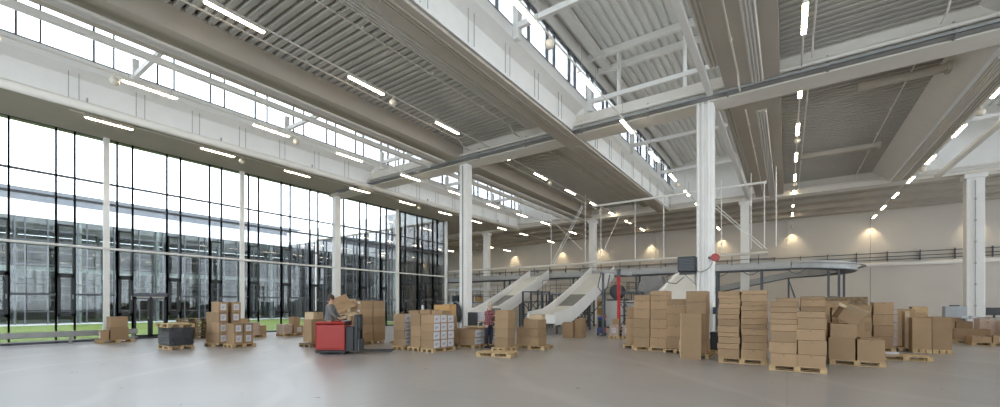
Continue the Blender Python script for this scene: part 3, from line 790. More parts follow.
# big wrapped blocks to the right
make_pallet(3.91, 20.95, 0, 'pallet under the left of the two big plain blocks', w=.49, d=1.0)
carton(3.91, 20.95, PZ, .49, .9, 1.10, 0, 'big plain carton block, left of the pair near the white column', tape=False)
make_pallet(4.42, 20.95, 0, 'pallet under the right of the two big plain blocks', w=.49, d=1.0)
carton(4.41, 20.95, PZ, .48, .9, 1.13, 0, 'big plain carton block, right of the pair near the white column', tape=False)
make_pallet(3.45, 21.6, PI / 2, 'pallet under the wrapped narrow stack left of the big blocks')
stack(3.35, 21.5, PZ, 0, 'carton', 'the narrow wrapped stack left of the big blocks', [('', -.12, 0, .34, .7, [.3, .3, .3, .3, .2]), ], None, 14, m='clearwrap')
carton(3.63, 21.3, PZ, .13, .5, 1.32, 0, 'tall pale edge board standing beside the big blocks', m='cardedge', tape=False)
carton(4.6, 24.9, 0, .5, .5, 1.35, .1, 'carton top showing behind the big plain blocks')
carton(4.75, 25.5, 0, .5, .4, 1.62, .1, 'greenish brown carton standing high behind the big plain blocks', m='wood')
carton(4.05, 24.2, 0, .6, .6, 1.52, 0, 'carton rising behind the wrapped narrow stack')

# --- corner with the desk ------------------------------------------------------------
for i, (x, y, lb) in enumerate(((7.0, 32.0, 'farthest pallet of the row leading to the desk'), (6.75, 29.6, 'first pallet of the row leading to the desk'), (6.75, 27.4, 'second pallet of the row leading to the desk'), (6.95, 25.9, 'pallet under the white labelled low box by the desk'), (7.75, 28.2, 'pallet under the wrapped cartons below the desk'), (8.1, 26.9, 'pallet at the right edge of the view'))):
    make_pallet(x, y, 0, lb, parts=False)
stack(7.0, 32.0, PZ, 0, 'carton', 'the farthest pallet by the desk', [('left side', -.3, 0, .55, .75, [.40, .40]), ('right side', .28, 0, .55, .75, [.42, .46])], None, 15)
stack(6.75, 29.6, PZ, 0, 'carton', 'the first pallet towards the desk', [('left side', -.3, 0, .55, .75, [.42, .35]), ('right side', .28, 0, .55, .75, [.40, .36])], None, 16)
stack(6.75, 27.4, PZ, 0, 'carton', 'the second pallet towards the desk', [('', 0, 0, 1.1, .75, [.48])], None, 17)
stack(6.95, 25.9, PZ, 0, 'low carton', 'the pallet before the desk', [('left side', -.3, 0, .55, .75, [.24]), ('right side', .28, 0, .55, .75, [.30], {'sides': 'f'})], None, 18)
stack(7.75, 28.2, PZ, 0, 'wrapped carton', 'the pallet below the desk', [('left side', -.3, 0, .55, .75, [.40, .40, .14]), ('right side', .28, 0, .55, .75, [.42, .42])], None, 19, m='clearwrap')
stack(8.1, 26.9, PZ, 0, 'wrapped carton', 'the pallet at the right edge', [('', -.3, 0, .55, .75, [.42, .42])], None, 20, m='clearwrap')
t = tag(empty('work_desk', (8.35, 31.6, 0)), 'blue grey work desk in front of the broad white column', 'desk')
MB().box(-.9, 1.0, -.4, .4, .98, 1.03).build('desktop', M['bluegrey'], t, bevel=.008)
for sx in (-.84, .94):
    for sy in (-.34, .34): MB().box(sx - .03, sx + .03, sy - .03, sy + .03, 0, .98).build('leg', M['dsteel'], t)
MB().box(-.2, .9, .3, .34, .2, .95).build('modesty_panel', M['bluegrey'], t)
def monitor(x, y, z, rz, label, s=1.0):
    t = tag(empty('computer_monitor', (x, y, z), rz), label, 'monitor')
    MB().box(-.33 * s, .33 * s, -.03, .03, .14, .14 + .46 * s).build('case', M['black'], t, bevel=.008)
    MB().box(-.31 * s, .31 * s, -.034, -.03, .16, .12 + .46 * s).build('screen', M['screen'], t)
    MB().box(-.04, .04, .0, .06, .015, .3).build('neck', M['black'], t)
    MB().box(-.16, .16, -.1, .12, 0, .018).build('foot', M['black'], t, bevel=.004)
monitor(8.66, 31.65, 1.03, -.1, 'black computer monitor on the blue grey desk', .85)
t = tag(empty('keyboard', (8.25, 31.35, 1.03)), 'dark keyboard lying on the blue grey desk', 'keyboard')
MB().box(-.24, .24, -.08, .08, 0, .022).build('case', M['black'], t, bevel=.005)
b = MB()
for r_ in range(4):
    for c_ in range(12): b.box(-.22 + .037 * c_, -.19 + .037 * c_, -.065 + .034 * r_, -.038 + .034 * r_, .022, .03)
b.build('keys', M['dsteel'], t)
for i, (x, y, s_) in enumerate(((7.55, 31.45, .3), (7.9, 31.6, .24))):
    t = tag(MB().box(-s_ / 2, s_ / 2, -.15, .15, 0, .06).box(-s_ / 2.4, s_ / 2.2, -.12, .14, .06, .1).build('paper_stack', M['paper'], loc=(x, y, 1.03), rz=.2 * i, bevel=.005),
            ['flat heap of papers on the left end of the desk', 'second heap of papers left of the keyboard', 'heap of papers right of the monitor'][i], 'papers')
t = tag(empty('metal_cabinet', (7.55, 32.9, 0)), 'light grey metal cabinet standing left of the broad white column', 'cabinet')
MB().box(-.42, .42, -.25, .25, .06, 1.62).build('body', M['bluegrey'], t, bevel=.01)
for s in (-1, 1):
    d_ = MB().box(.005 if s > 0 else -.41, .41 if s > 0 else -.005, -.268, -.25, .1, 1.58).build('door', M['bluegrey'], t, bevel=.004)
    MB().box(.05 * s - .012, .05 * s + .012, -.3, -.268, .8, .98).build('handle', M['steel'], d_)
MB().box(-.15, .15, -.2, .2, 1.62, 1.68).build('top_tray', M['black'], t)
MB().box(-.4, .4, -.22, .22, 0, .06).build('plinth', M['dsteel'], t)

# --- left half: pallets along the glass wall -----------------------------------------
make_pallet(-25.0, 5.68, PI / 2, 'pallet with three cartons beside the slim white column', w=1.2, d=.8)
carton(-25.05, 5.78, PZ, .62, .62, .56, 0, 'large lower carton on the pallet beside the slim white column')
carton(-25.1, 5.78, PZ + .56, .6, .58, .46, .04, 'large upper carton on the pallet beside the slim white column')
carton(-24.9, 5.28, PZ, .4, .26, .44, 0, 'small upright carton at the near end of the pallet beside the slim column', sides='f')
# black wrapped block
make_pallet(-19.6, 6.24, 0, 'pallet under the block wrapped in black film', w=1.2, d=.8)
t = tag(empty('wrapped_load', (-19.6, 6.24, PZ)), 'square load wrapped in black stretch film near the glass door', 'wrapped load')
b = MB(); n = 15
for k in range(n):
    z = .62 * k / (n - 1); e = .006 * (k % 3) + .004 * ((k * 7) % 5)
    b.box(-.57 - e, .57 + e, -.38 - e, .38 + e, z, z + .05)
b.build('film_body', M['wrap'], t, bevel=.01)
MB().box(-.58, .58, -.39, .39, .672, .69).build('top_film', M['wrap'], t)
make_pallet(-19.62, 6.22, .02, 'pale empty pallet lying on top of the black wrapped load', w=1.24, d=.86, z=PZ + .692)
# empty pallets stack
for k in range(7):
    make_pallet(-24.6 + .03 * (k % 3), 8.55 + .02 * (k % 2), PI / 2 + .02 * ((k * 5) % 3 - 1), ('bottom' if k == 0 else ORD[6 - k]) + ' empty pallet' + (' counted from the top' if 0 < k < 6 else '') + ' in the pile behind the black wrapped load', 'woodold', z=.145 * k, group='empty pallets behind the black load')
# labelled cartons
make_pallet(-19.35, 7.85, PI / 2, 'rear pallet under the labelled cartons', w=1.2, d=.78)
make_pallet(-18.25, 7.95, PI / 2, 'front pallet under the labelled cartons', w=.9, d=.78)
LC = 'the labelled pile left of the truck'
Z = (0, 0)
stack(-19.0, 7.85, PZ, 0, 'carton', LC, [
    ('near tall column', 0, -.32, .68, .34, [.42, .42, .42, .42], {'sides': 'r'}), ('far tall column', 0, .15, .68, .34, [.42, .42, .42, .42], {'sides': 'r'}),
    ('near front column', .75, -.08, .68, .34, [.42, .40], {'sides': 'r'}), ('far front column', .75, .28, .68, .34, [.42, .40], {'sides': 'r'}),
    ('left column', -.68, -.28, .55, .34, [.42, .42, .42])], None, 21)
# two low piles behind
make_pallet(-23.0, 10.5, PI / 2, 'pallet under the small mixed pile by the glass wall')
LP = 'the small pile near the glass wall'
stack(-23.0, 10.5, PZ, 0, 'carton', LP, [('left column', -.05, -.36, .6, .4, [.45, .4]), ('right column', .0, .1, .6, .5, [.36, .3], {'m': 'clearwrap', 'tape': False})], None, 22)
carton(-23.0, 11.05, 0, .5, .35, .62, 0, 'carton standing on the floor at the end of the small mixed pile')
make_pallet(-22.6, 12.45, PI / 2, 'left pallet of the low carton group by the glass')
make_pallet(-22.3, 13.85, PI / 2, 'right pallet of the low carton group by the glass')
carton(-22.6, 12.1, PZ, .7, .5, .5, 0, 'white wrapped carton at the left of the low group by the glass', m='clearwrap', tape=False)
carton(-22.6, 12.75, PZ, .7, .6, .40, 0, 'low wide carton in the middle of the low group', sides='r')
carton(-22.3, 13.55, PZ, .7, .5, .44, 0, 'lower carton on the right pallet of the low group', sides='r')
carton(-22.3, 13.55, PZ + .44, .6, .46, .42, .05, 'upper carton on the right pallet of the low group')
carton(-22.3, 14.12, PZ, .7, .5, .44, 0, 'end carton on the floor side of the low group', sides='r')
carton(-22.75, 12.75, PZ + .40, .4, .4, .48, .1, 'upright carton standing on the low wide one by the glass')

# --- crumpled pile behind the red truck ----------------------------------------------
make_pallet(-15.95, 9.95, PI / 2, 'pallet behind the driver left of the red truck', 'woodold')
carton(-16.5, 10.1, PZ, .6, .6, .95, 0, 'tall carton half hidden by the driver at the left')
carton(-16.5, 10.1, PZ + .95, .5, .5, .3, .15, 'pale carton on top left of the driver', m='cardedge')
make_pallet(-16.25, 11.4, PI / 2, 'pallet under the cartons right behind the driver')
carton(-16.25, 11.3, PZ, .8, .8, .7, 0, 'lower big carton directly behind the driver')
carton(-16.25, 11.3, PZ + .7, .75, .75, .45, .05, 'middle big carton directly behind the driver')
carton(-16.3, 11.25, PZ + 1.15, .62, .62, .58, .12, 'big carton on top, rising above the driver head')
make_pallet(-15.2, 11.7, PI / 2, 'pallet under the neat twin column right of the truck', w=1.2, d=1.0)
stack(-15.2, 11.8, PZ, 0, 'carton', 'the twin column by the red truck', [
    ('left column', .1, -.33, .62, .62, [.35, .35, .35, .35, .34], {'sides': 'q'}), ('right column', .1, .33, .62, .62, [.35, .35, .35, .35, .34], {'sides': 'q'})], None, 23)
carton(-15.55, 11.25, 0, .26, .28, 1.95, 0, 'tall narrow pale carton at the left of the neat twin column', m='cardedge', tape=False)
def crumpled(x, y, z, w, d, rx, ry, rz, label, seed):
    R = random.Random(seed); n = 7; vs = []; fs = []
    for i in range(n):
        for j in range(n):
            vs.append((w * (i / (n - 1) - .5), d * (j / (n - 1) - .5), .06 * math.sin(i * 1.1 + seed) + R.uniform(-.03, .03)))
    for i in range(n - 1):
        for j in range(n - 1): fs.append((i * n + j, (i + 1) * n + j, (i + 1) * n + j + 1, i * n + j + 1))
    o = MB().add(vs, fs).build('cardboard_sheet', M['card'] if seed % 2 else M['cardedge'], loc=(x, y, z))
    o.rotation_euler = (rx, ry, rz); s = o.modifiers.new('s', 'SOLIDIFY'); s.thickness = .008
    return tag(o, label, 'cardboard')
carton(-15.05, 10.45, 0, .5, .6, 1.05, .1, 'dark brown carton supporting the crumpled cardboard')
crumpled(-15.3, 10.6, 1.72, .75, .9, .5, .75, .3, 'crumpled cardboard sheet slanting down from the top of the pile', 1)
crumpled(-15.05, 10.5, 1.33, .85, .7, .25, .35, .2, 'pale crumpled cardboard sheet sagging in the middle of the pile', 2)
crumpled(-15.0, 10.42, 1.16, .7, .6, -.1, -.15, .5, 'dented cardboard sheet at the bottom of the crumpled heap', 3)
for i, (x, y, r) in enumerate(((-14.2, 12.75, .2), (-14.0, 13.05, 1.0), (-14.35, 13.2, .5))):
    crumpled(x, y, .09 + .07 * i, .8, .45, .06, -.08, r, ['lowest flat cardboard scrap on the floor past the twin column', 'middle flat cardboard scrap on the floor past the twin column', 'uppermost flat cardboard scrap on the floor past the twin column'][i], 3 + i)

# --- row of stacks left of the middle -------------------------------------------------
for x, y, nm in ((-12.1, 11.35, 'first'), (-11.2, 11.45, 'second'), (-10.6, 11.4, 'third')):
    make_pallet(x if nm != 'second' else -11.35, y, PI / 2, nm + ' pallet from the left in the row of white labelled stacks', w=1.2, d=.62)
K = {'sides': 'k'}
stack(-12.18, 11.35, PZ, 0, 'carton', 'the leftmost labelled stack', [('front row', 0, -.22, .60, .42, [.28, .30, .30, .33], K), ('back row', 0, .24, .60, .42, [.28, .30, .30, .33], K)], None, 24)
stack(-11.33, 11.35, PZ, 0, 'carton', 'the plain stack amid labelled ones', [('front row', 0, -.19, .52, .42, [.40, .38, .44]), ('back row', 0, .25, .52, .42, [.40, .38, .40])], None, 25)
stack(-10.62, 11.35, PZ, 0, 'carton', 'the front white labelled stack', [('front row', 0, -.34, .62, .36, [.30, .30, .30, .30], K), ('middle row', 0, .04, .62, .36, [.30, .30, .30, .30], K), ('back row', 0, .42, .62, .36, [.30, .30, .30, .28], K)], None, 26)
for i in range(3):
    carton(-13.0 + .62 * i, 12.75 + .05 * i, 0, .58, .6, 1.46 + .03 * (i % 2), .02 * i, ['leftmost', 'middle', 'rightmost'][i] + ' tall carton in the row behind the white labelled stacks', 'tall cartons in the back row')
o = MB().lathe([(.001, 0), (.06, 0), (.06, .16), (.045, .2), (.045, .23), (.001, .23)], 12).build('white_bottle', M['paper'], loc=(-12.75, 12.75, 1.46), smooth=True)
tag(o, 'small white canister standing on the tall cartons of the back row', 'canister')
carton(-12.7, 13.85, 0, .50, .5, 1.2, 0, 'lower carton under the left amber box')
carton(-12.7, 13.85, 1.2, .46, .45, .50, 0, 'amber brown carton left of the dark jacket', m='orange')
carton(-12.2, 13.8, 0, .48, .5, 1.2, 0, 'lower carton under the brighter amber box')
carton(-12.2, 13.8, 1.2, .44, .45, .52, 0, 'brighter amber carton next to the dark jacket', m='orange')
# low wide stack with long cartons and a board on top
make_pallet(-10.7, 13.08, 0, 'pallet under the low wide stack before the dark jacket', w=1.5, d=.75)
LW = 'the low stack before the jacket'
stack(-10.66, 13.05, PZ, 0, 'long carton', LW, [('left column', -.38, 0, .70, .7, [.29, .30]), ('right column', .35, 0, .74, .7, [.28, .31], K)], None, 29)
make_pallet(-10.4, 14.0, 0, 'pallet behind the low wide stack, under the pale board', w=1.3, d=.8, parts=False)
stack(-10.45, 13.95, PZ, 0, 'carton', 'the labelled pair under the board', [('left column', -.4, 0, .6, .7, [.30, .30]), ('right column', .28, 0, .62, .7, [.30, .30], K)], None, 30)
tag(MB().box(-.85, .85, -.3, .3, .02, .05).box(-.85, -.72, -.3, .3, 0, .02).box(.72, .85, -.3, .3, 0, .02).box(-.06, .06, -.3, .3, 0, .02).build('board', M['cardedge'], loc=(-10.5, 14.0, PZ + .602), rz=.03), 'long pale board lying on the cartons behind the low wide stack', 'board')
# tall stack by the standing person, and the stack right of it
make_pallet(-8.62, 12.8, PI / 2, 'pallet under the tall stack the standing person works at', w=.8, d=.62)
stack(-8.58, 12.8, PZ, 0, 'carton', 'the tall stack beside the standing person', [('', 0, 0, .58, .46, [.36, .34, .34, .33])], None, 31)
make_pallet(-8.1, 14.15, 0, 'pallet under the blocks right of the tall stack', w=1.25)
BL = 'the block stack right of the tall one'
stack(-8.1, 14.1, PZ, 0, 'carton', BL, [('left column', -.45, .05, .36, .6, [.32, .36]), ('middle column', .06, 0, .62, .66, [.32, .34, .33]), ('rear column', -.38, .42, .44, .3, [.32, .34, .36])], None, 32)
carton(-7.95, 14.1, PZ + .992, .52, .34, .19, .08, 'small light carton lying on top of the block stack', m='cardedge')
make_pallet(-7.95, 11.4, .25, 'empty pale pallet on the floor in front of the tall stack', w=1.2, d=.8)
# cartons under the chute and by the red hose
carton(-9.3, 19.9, 0, .55, .6, .8, .1, 'lower carton standing under the front of the middle chute')
carton(-8.8, 20.1, 0, .36, .6, 1.0, 0, 'taller carton standing under the front of the middle chute')
for i, (x, y) in enumerate(((-7.15, 20.7), (-6.55, 20.9))):
    s = ['left', 'right'][i]
    make_pallet(x, y, 0, s + ' small pallet at the foot of the red hose', w=.55, d=.55)
    carton(x, y, PZ, .45, .45, .55, 0, s + ' white labelled carton at the foot of the red hose', sides='f', m='clearwrap')
    carton(x + .03, y + .05, PZ + .55, .34, .34, .38 if i else .3, .1, s + ' brown carton on the white labelled one by the red hose')

# ------------------------------------------------------------------ chutes and conveyors
def chute(x, yt, yb, w, zt, zb, label, flat=1.9, wtop=None, wall=.52, mats=True):
    """slide from (yt, zt) down to (yb, zb), towards the viewer; local origin at its foot"""
    t = tag(empty('chute', (x, yb, 0)), label, 'chute')
    L = yt - yb; P = [(0, zb, w), (flat, zb + .06, w)]
    n = 8
    for i in range(1, n + 1):
        u = i / n; P.append((flat + (L - flat) * u, zb + .06 + (zt - zb - .06) * (u ** 1.12 if u < 1 else 1), w + ((wtop or w) - w) * u))
    def strip(b, f0, f1):          # solid ribbon between two offset rules
        for (a, c) in zip(P[:-1], P[1:]):
            q = []
            for (y, z, ww) in (a, c):
                for (xx, zz) in (f0(ww, z), f1(ww, z)): q.append((xx, y, zz))
            yield q
    b = MB()
    for (y0, z0, w0), (y1, z1, w1) in zip(P[:-1], P[1:]):
        vs = [(-w0 / 2, y0, z0), (w0 / 2, y0, z0), (w1 / 2, y1, z1), (-w1 / 2, y1, z1)]
        b.add(vs + [(v[0], v[1], v[2] - .06) for v in vs], [(0, 1, 2, 3), (4, 7, 6, 5), (0, 4, 5, 1), (1, 5, 6, 2), (2, 6, 7, 3), (3, 7, 4, 0)])
    b.build('slide_bed', M['chute'], t)
    for s in (-1, 1):
        b = MB()
        for (y0, z0, w0), (y1, z1, w1) in zip(P[:-1], P[1:]):
            h0 = wall * (.75 if y0 == 0 else 1)
            vs = [(s * w0 / 2, y0, z0 - .38), (s * w1 / 2, y1, z1 - .38), (s * w1 / 2, y1, z1 + wall), (s * w0 / 2, y0, z0 + h0)]
            b.add(vs + [(v[0] + s * .06, v[1], v[2]) for v in vs], [(0, 1, 2, 3), (4, 7, 6, 5), (0, 4, 5, 1), (1, 5, 6, 2), (2, 6, 7, 3), (3, 7, 4, 0)])
        b.build('side_wall', M['chute'], t)
    MB().box(-w / 2 - .06, w / 2 + .06, -.05, 0, zb - .28, zb + wall * .45).build('end_lip', M['chute'], t)
    if mats:
        b = MB(); (y0, z0, w0), (y1, z1, w1) = P[4], P[6]; i0, i1 = 4, 6
        for i in range(3, 5):
            (y0, z0, w0), (y1, z1, w1) = P[i], P[i + 1]
            vs = [(-w0 / 2 + .02, y0, z0 + .012), (w0 / 2 - .02, y0, z0 + .012), (w1 / 2 - .02, y1, z1 + .012), (-w1 / 2 + .02, y1, z1 + .012)]
            b.add(vs + [(v[0], v[1], v[2] - .01) for v in vs], [(0, 1, 2, 3), (4, 7, 6, 5), (0, 4, 5, 1), (1, 5, 6, 2), (2, 6, 7, 3), (3, 7, 4, 0)])
        b.build('rubber_mat', M['rubber'], t)
        MB().box(-w / 2 + .02, w / 2 - .02, .1, flat - .1, zb + .05, zb + .075).build('landing_belt', M['rubber'], t)
    for y in (.5, flat + .1, flat + (L - flat) * .45, flat + (L - flat) * .8):
        zz = [p for p in P if p[0] <= y + 1e-6][-1]; i = P.index(zz); nx = P[min(i + 1, len(P) - 1)]
        u = 0 if nx[0] == zz[0] else (y - zz[0]) / (nx[0] - zz[0]); zq = zz[1] + (nx[1] - zz[1]) * u - .2
        for s in (-1, 1):
            xq = s * (w / 2 - .12) if not wtop else s * (wtop / 2)
            MB().box(xq - .05, xq + .05, y - .05, y + .05, 0, zq).build('leg', M['dsteel'], t)
        MB().bar((-(w / 2 - .12), y, .35), (w / 2 - .12, y, min(zq - .1, 2.2)), .05, .05).build('brace', M['dsteel'], t)
    return t
chute(-11.8, 31.2, 21.4, 1.75, 4.15, .90, 'middle white chute sloping down to the hall floor, above the two plain cartons')
chute(-17.4, 31.2, 21.4, 1.75, 4.15, .90, 'left white chute sloping down behind the standing person')
chute(-5.75, 31.2, 25.4, 3.0, 4.1, 1.5, 'flared white chute widening downward behind the tallest carton stacks', flat=.8, wtop=.7, wall=.2, mats=False)

CV = tag(empty('conveyor', (0, 32, 0)), 'long raised belt conveyor crossing the hall above the chutes', 'conveyor')
xa, xb = -34.0, .2
MB().box(xa, xb, -.42, .42, 4.22, 4.27).build('belt', M['belt'], CV)
for s in (-1, 1):
    MB().box(xa, xb, s * .5 - .05, s * .5 + .05, 3.98, 4.42).build('side_frame', M['alu'], CV)
MB().box(xa, xb, -.4, .4, 3.9, 3.96).build('under_pan', M['dsteel'], CV)
b = MB(); b.tube([(xa, -.62, 5.0), (-1.0, -.62, 5.0)], .095, 8)
b.build('top_pipe', M['offwhite'], CV)
x = xa + 1
while x < -.4:
    MB().box(x - .02, x + .02, -.6, -.55, 4.3, 5.0).build('guard_post', M['dsteel'], CV); x += 1.5
b = MB(); b.tube([(xa, -.58, 4.66), (-.6, -.58, 4.66)], .02, 6); b.build('guard_rail', M['dsteel'], CV)
b = MB(); x = -4.2
for k in range(8):
    b.tube([(x + .15 * i, -.55, 3.95 - .32 * math.sin(PI * i / 7)) for i in range(8)], .022, 5); x += 1.75 if k != 1 else 2.4
    if x > 0: break
b.build('hanging_cable', M['dsteel'], CV)
for x in (-32, -26, -21.2, -14.4, -9.3, -3.9, -1.35):
    for s in (-.45, .45): MB().box(x - .06, x + .06, s - .06, s + .06, 0, 3.98).build('leg', M['dsteel'], CV)
    MB().box(x - .04, x + .04, -.45, .45, 1.6, 1.7).build('crossbar', M['dsteel'], CV)
# the bend: turns through half a circle and drops back behind the far column
def path_sweep(pts, prof, m, name, parent):
    """sweep a closed (offset, height) profile along a horizontal-ish path"""
    pts = [Vector(p) for p in pts]; vs = []; fs = []; n = len(prof)
    for i, p in enumerate(pts):
        d = pts[min(i + 1, len(pts) - 1)] - pts[max(i - 1, 0)]; d.z = 0; d.normalize(); s = Vector((d.y, -d.x, 0))
        for (o_, h_) in prof: vs.append(p + s * o_ + Vector((0, 0, h_)))
    for i in range(len(pts) - 1):
        for k in range(n): fs.append((i * n + k, i * n + (k + 1) % n, (i + 1) * n + (k + 1) % n, (i + 1) * n + k))
    fs.append(tuple(range(n))); fs.append(tuple(range((len(pts) - 1) * n, len(pts) * n))[::-1])
    return MB().add(vs, fs).build(name, m, parent)
BD = tag(empty('conveyor_bend', (.2, 35, 0)), 'half circle conveyor bend that drops down behind the far white column', 'conveyor')
pts = [(3.0 * math.sin(a), -3.0 * math.cos(a), 4.25 - .25 * (a / PI)) for a in [PI * i / 20 for i in range(21)]]
pts += [(-x, 3.0, 4.0 - .21 * x) for x in (1, 2.5, 4, 6, 8, 9.5)]
path_sweep(pts, [(-.42, -.02), (.42, -.02), (.42, .02), (-.42, .02)], M['belt'], 'belt', BD)
path_sweep(pts, [(.42, -.26), (.52, -.26), (.52, .18), (.42, .18)], M['alu'], 'side_frame', BD)
path_sweep(pts, [(-.52, -.26), (-.42, -.26), (-.42, .18), (-.52, .18)], M['alu'], 'side_frame', BD)
path_sweep(pts, [(-.42, -.3), (.42, -.3), (.42, -.24), (-.42, -.24)], M['dsteel'], 'under_pan', BD)
path_sweep(pts[:21], [(.72, .02), (.95, .02), (.95, .06), (.72, .06)], M['alu'], 'outer_shelf', BD)
for (x, y, z) in ((1.9, -2.4, 3.95), (2.45, -1.8, 3.92), (-.1, 2.55, 3.7), (-.1, 3.45, 3.7), (2.9, .6, 3.85), (-6.0, 3.0, 2.5)):
    MB().box(x - .06, x + .06, y - .06, y + .06, 0, z).build('leg', M['dsteel'], BD)
MB().bar((1.9, -2.4, 2.2), (2.45, -1.8, 2.2), .07, .07).build('crossbar', M['dsteel'], BD)
MB().bar((1.9, -2.4, 1.2), (2.45, -1.8, 1.2), .07, .07).build('crossbar', M['dsteel'], BD)
MB().bar((-.1, 2.55, 3.6), (.75, 2.55, .2), .06, .06).build('brace', M['dsteel'], BD)
MB().bar((-.1, 3.45, 3.6), (.95, 3.45, .2), .06, .06).build('brace', M['dsteel'], BD)
for i, (x, y, z, w_, h_) in enumerate(((-1.0, 32, 4.28, .7, .12), (.05, 32.0, 4.28, .8, .15))):
    carton(x, y, z, w_, .5, h_, .1 * i, ['flat parcel riding on the conveyor before the bend', 'flat parcel riding into the conveyor bend'][i])

# roller line and steel frames at floor level behind the chutes
def frame_tower(x, y, w, d, h, label, braces=True):
    t = tag(empty('steel_frame', (x, y, 0)), label, 'steel frame')
    for sx in (-w / 2, w / 2):
        for sy in (-d / 2, d / 2): MB().box(sx - .05, sx + .05, sy - .05, sy + .05, 0, h).build('post', M['dsteel'], t)
    for z in (h * .35, h * .7, h - .06):
        for sy in (-d / 2, d / 2): MB().box(-w / 2, w / 2, sy - .035, sy + .035, z, z + .08).build('beam', M['dsteel'], t)
    if braces:
        for sy in (-d / 2, d / 2):
            MB().bar((-w / 2, sy, .2), (w / 2, sy, h * .7), .05, .05).build('brace', M['dsteel'], t)
            MB().bar((w / 2, sy, .2), (-w / 2, sy, h * .7), .05, .05).build('brace', M['dsteel'], t)
    return t
frame_tower(-15.6, 27.5, 1.6, 1.2, 2.7, 'dark braced steel frame right beside the left chute')
frame_tower(-13.9, 28.6, 1.2, 1.2, 2.5, 'dark braced steel frame between the two long chutes')
frame_tower(-13.4, 31.0, 1.5, 1.2, 3.0, 'taller dark steel frame behind the middle chute')
frame_tower(-8.9, 29.0, 1.3, 1.0, 2.6, 'dark steel frame right of the middle chute')
frame_tower(-7.0, 33.2, 1.6, 1.2, 3.4, 'dark steel frame behind the white machine housing')
def roller_conveyor(x, y, L, z, label, rail=True):
    t = tag(empty('roller_conveyor', (x, y, 0)), label, 'conveyor')
    for s in (-.4, .4): MB().box(-L / 2, L / 2, s - .03, s + .03, z - .14, z + .02).build('side_rail', M['steel'], t)
    b = MB(); q = -L / 2 + .1
    while q < L / 2: b.tube([(q, -.37, z), (q, .37, z)], .035, 6); q += .22
    b.build('rollers', M['alu'], t)
    for q in (-L / 2 + .3, 0, L / 2 - .3):
        for s in (-.4, .4): MB().box(q - .04, q + .04, s - .04, s + .04, 0, z - .14).build('leg', M['dsteel'], t)
    if rail:
        b = MB()
        for zz in (.55, 1.0): b.tube([(-L / 2, -.45, z + zz), (L / 2, -.45, z + zz)], .02, 6)
        for k in range(int(L / 1.2) + 1): b.tube([(-L / 2 + 1.2 * k, -.45, z), (-L / 2 + 1.2 * k, -.45, z + 1.0)], .02, 6)
        b.build('guard_rail', M['dsteel'], t)
roller_conveyor(-14.7, 29.9, 2.8, 2.65, 'raised roller conveyor with guard rail between the two long chutes')
roller_conveyor(-24.5, 33.9, 9, 2.0, 'roller conveyor with guard rail behind the left chute')
roller_conveyor(-26.5, 38.5, 12, 2.9, 'long raised roller conveyor at the back left of the hall')
roller_conveyor(-16.5, 40.5, 9, 2.9, 'raised roller conveyor along the back behind the chutes')
# shelves at the back left
def rack(x, y, L, h, label, n=3):
    t = tag(empty('storage_rack', (x, y, 0)), label, 'rack')
    for q in [-L / 2 + L * k / 3 for k in range(4)]:
        for s in (-.45, .45): MB().box(q - .05, q + .05, s - .05, s + .05, 0, h).build('upright', M['fascia'], t)
    for k in range(n):
        z = .4 + (h - .5) * k / (n - 1)
        MB().box(-L / 2, L / 2, -.5, .5, z, z + .12).build('shelf', M['fascia'], t)
    return t
rack(-31, 36.5, 9, 3.4, 'white storage rack in the side wing beyond the corner column')
rack(-34.5, 42.5, 10, 3.8, 'white storage rack farther back in the side wing')
rack(-20, 44.5, 8, 2.6, 'white storage rack at the far wall behind the left chute')
R = random.Random(4)
rk = [('beyond the corner column', -31, 36.5, 3.4, 9), ('farther back in the wing', -34.5, 42.5, 3.8, 10), ('at the far wall', -20, 44.5, 2.6, 8)]
for nm, x, y, h, L in rk:
    for k in range(2):
        z = .52 + (h - .5) * k / 2
        for j in range(5):
            o = carton(x - L / 2 + .9 + j * (L - 1.6) / 4.2, y, z, .8, .7, R.uniform(.5, .85), 0, nth(j) + ' box from the left on the ' + ['lower', 'middle'][k] + ' shelf, rack ' + nm, 'boxes on the rack ' + nm, m=['card', 'bluegrey', 'dsteel', 'card', 'orange'][j])
# big machine housing and hopper behind the red hose
t = tag(empty('machine_housing', (-9.6, 30.3, 0)), 'low white machine housing behind the red hose', 'machine')
MB().box(-1.5, 2.9, -.5, .5, .1, 2.0).build('housing', M['chute'], t, bevel=.03)
for q in (-1.0, .45, 1.9): MB().box(q - .6, q + .6, -.52, -.5, .25, 1.85).build('panel', M['chute'], t, bevel=.01)
MB().box(-1.5, 2.9, -.45, .45, 0, .1).build('plinth', M['dsteel'], t)
t = tag(empty('hopper', (-7.75, 30.2, 2.0)), 'dark grey hopper with a rounded hood above the white housing', 'machine')
MB().prism([(-.8, .1), (.8, .1), (.95, .9), (.6, 1.7), (-.6, 1.7), (-.95, .9)], 'y', -.45, .45).build('hood', M['rubber'], t, bevel=.04)
MB().box(-1.05, 1.05, -.5, .5, 0, .1).build('base', M['dsteel'], t)
for s in (-1, 1): MB().box(s * 1.0 - .04, s * 1.0 + .04, -.48, -.4, .1, 1.0).build('post', M['dsteel'], t)
t = tag(empty('cable_drum', (-10.3, 30.3, 2.0)), 'dark round blower casing on the white housing left of the red hose', 'blower')
b = MB(); b.lathe([(.001, -.3), (.5, -.3), (.55, -.2), (.55, .2), (.5, .3), (.001, .3)], 20, (0, 0, .66), 0, Matrix.Rotation(PI / 2, 4, 'X')); b.build('casing', M['dsteel'], t)
b = MB(); b.lathe([(.001, -.4), (.3, -.4), (.3, .4), (.001, .4)], 16, (0, 0, .66), 0, Matrix.Rotation(PI / 2, 4, 'X')); b.build('hub', M['dsteel'], t)
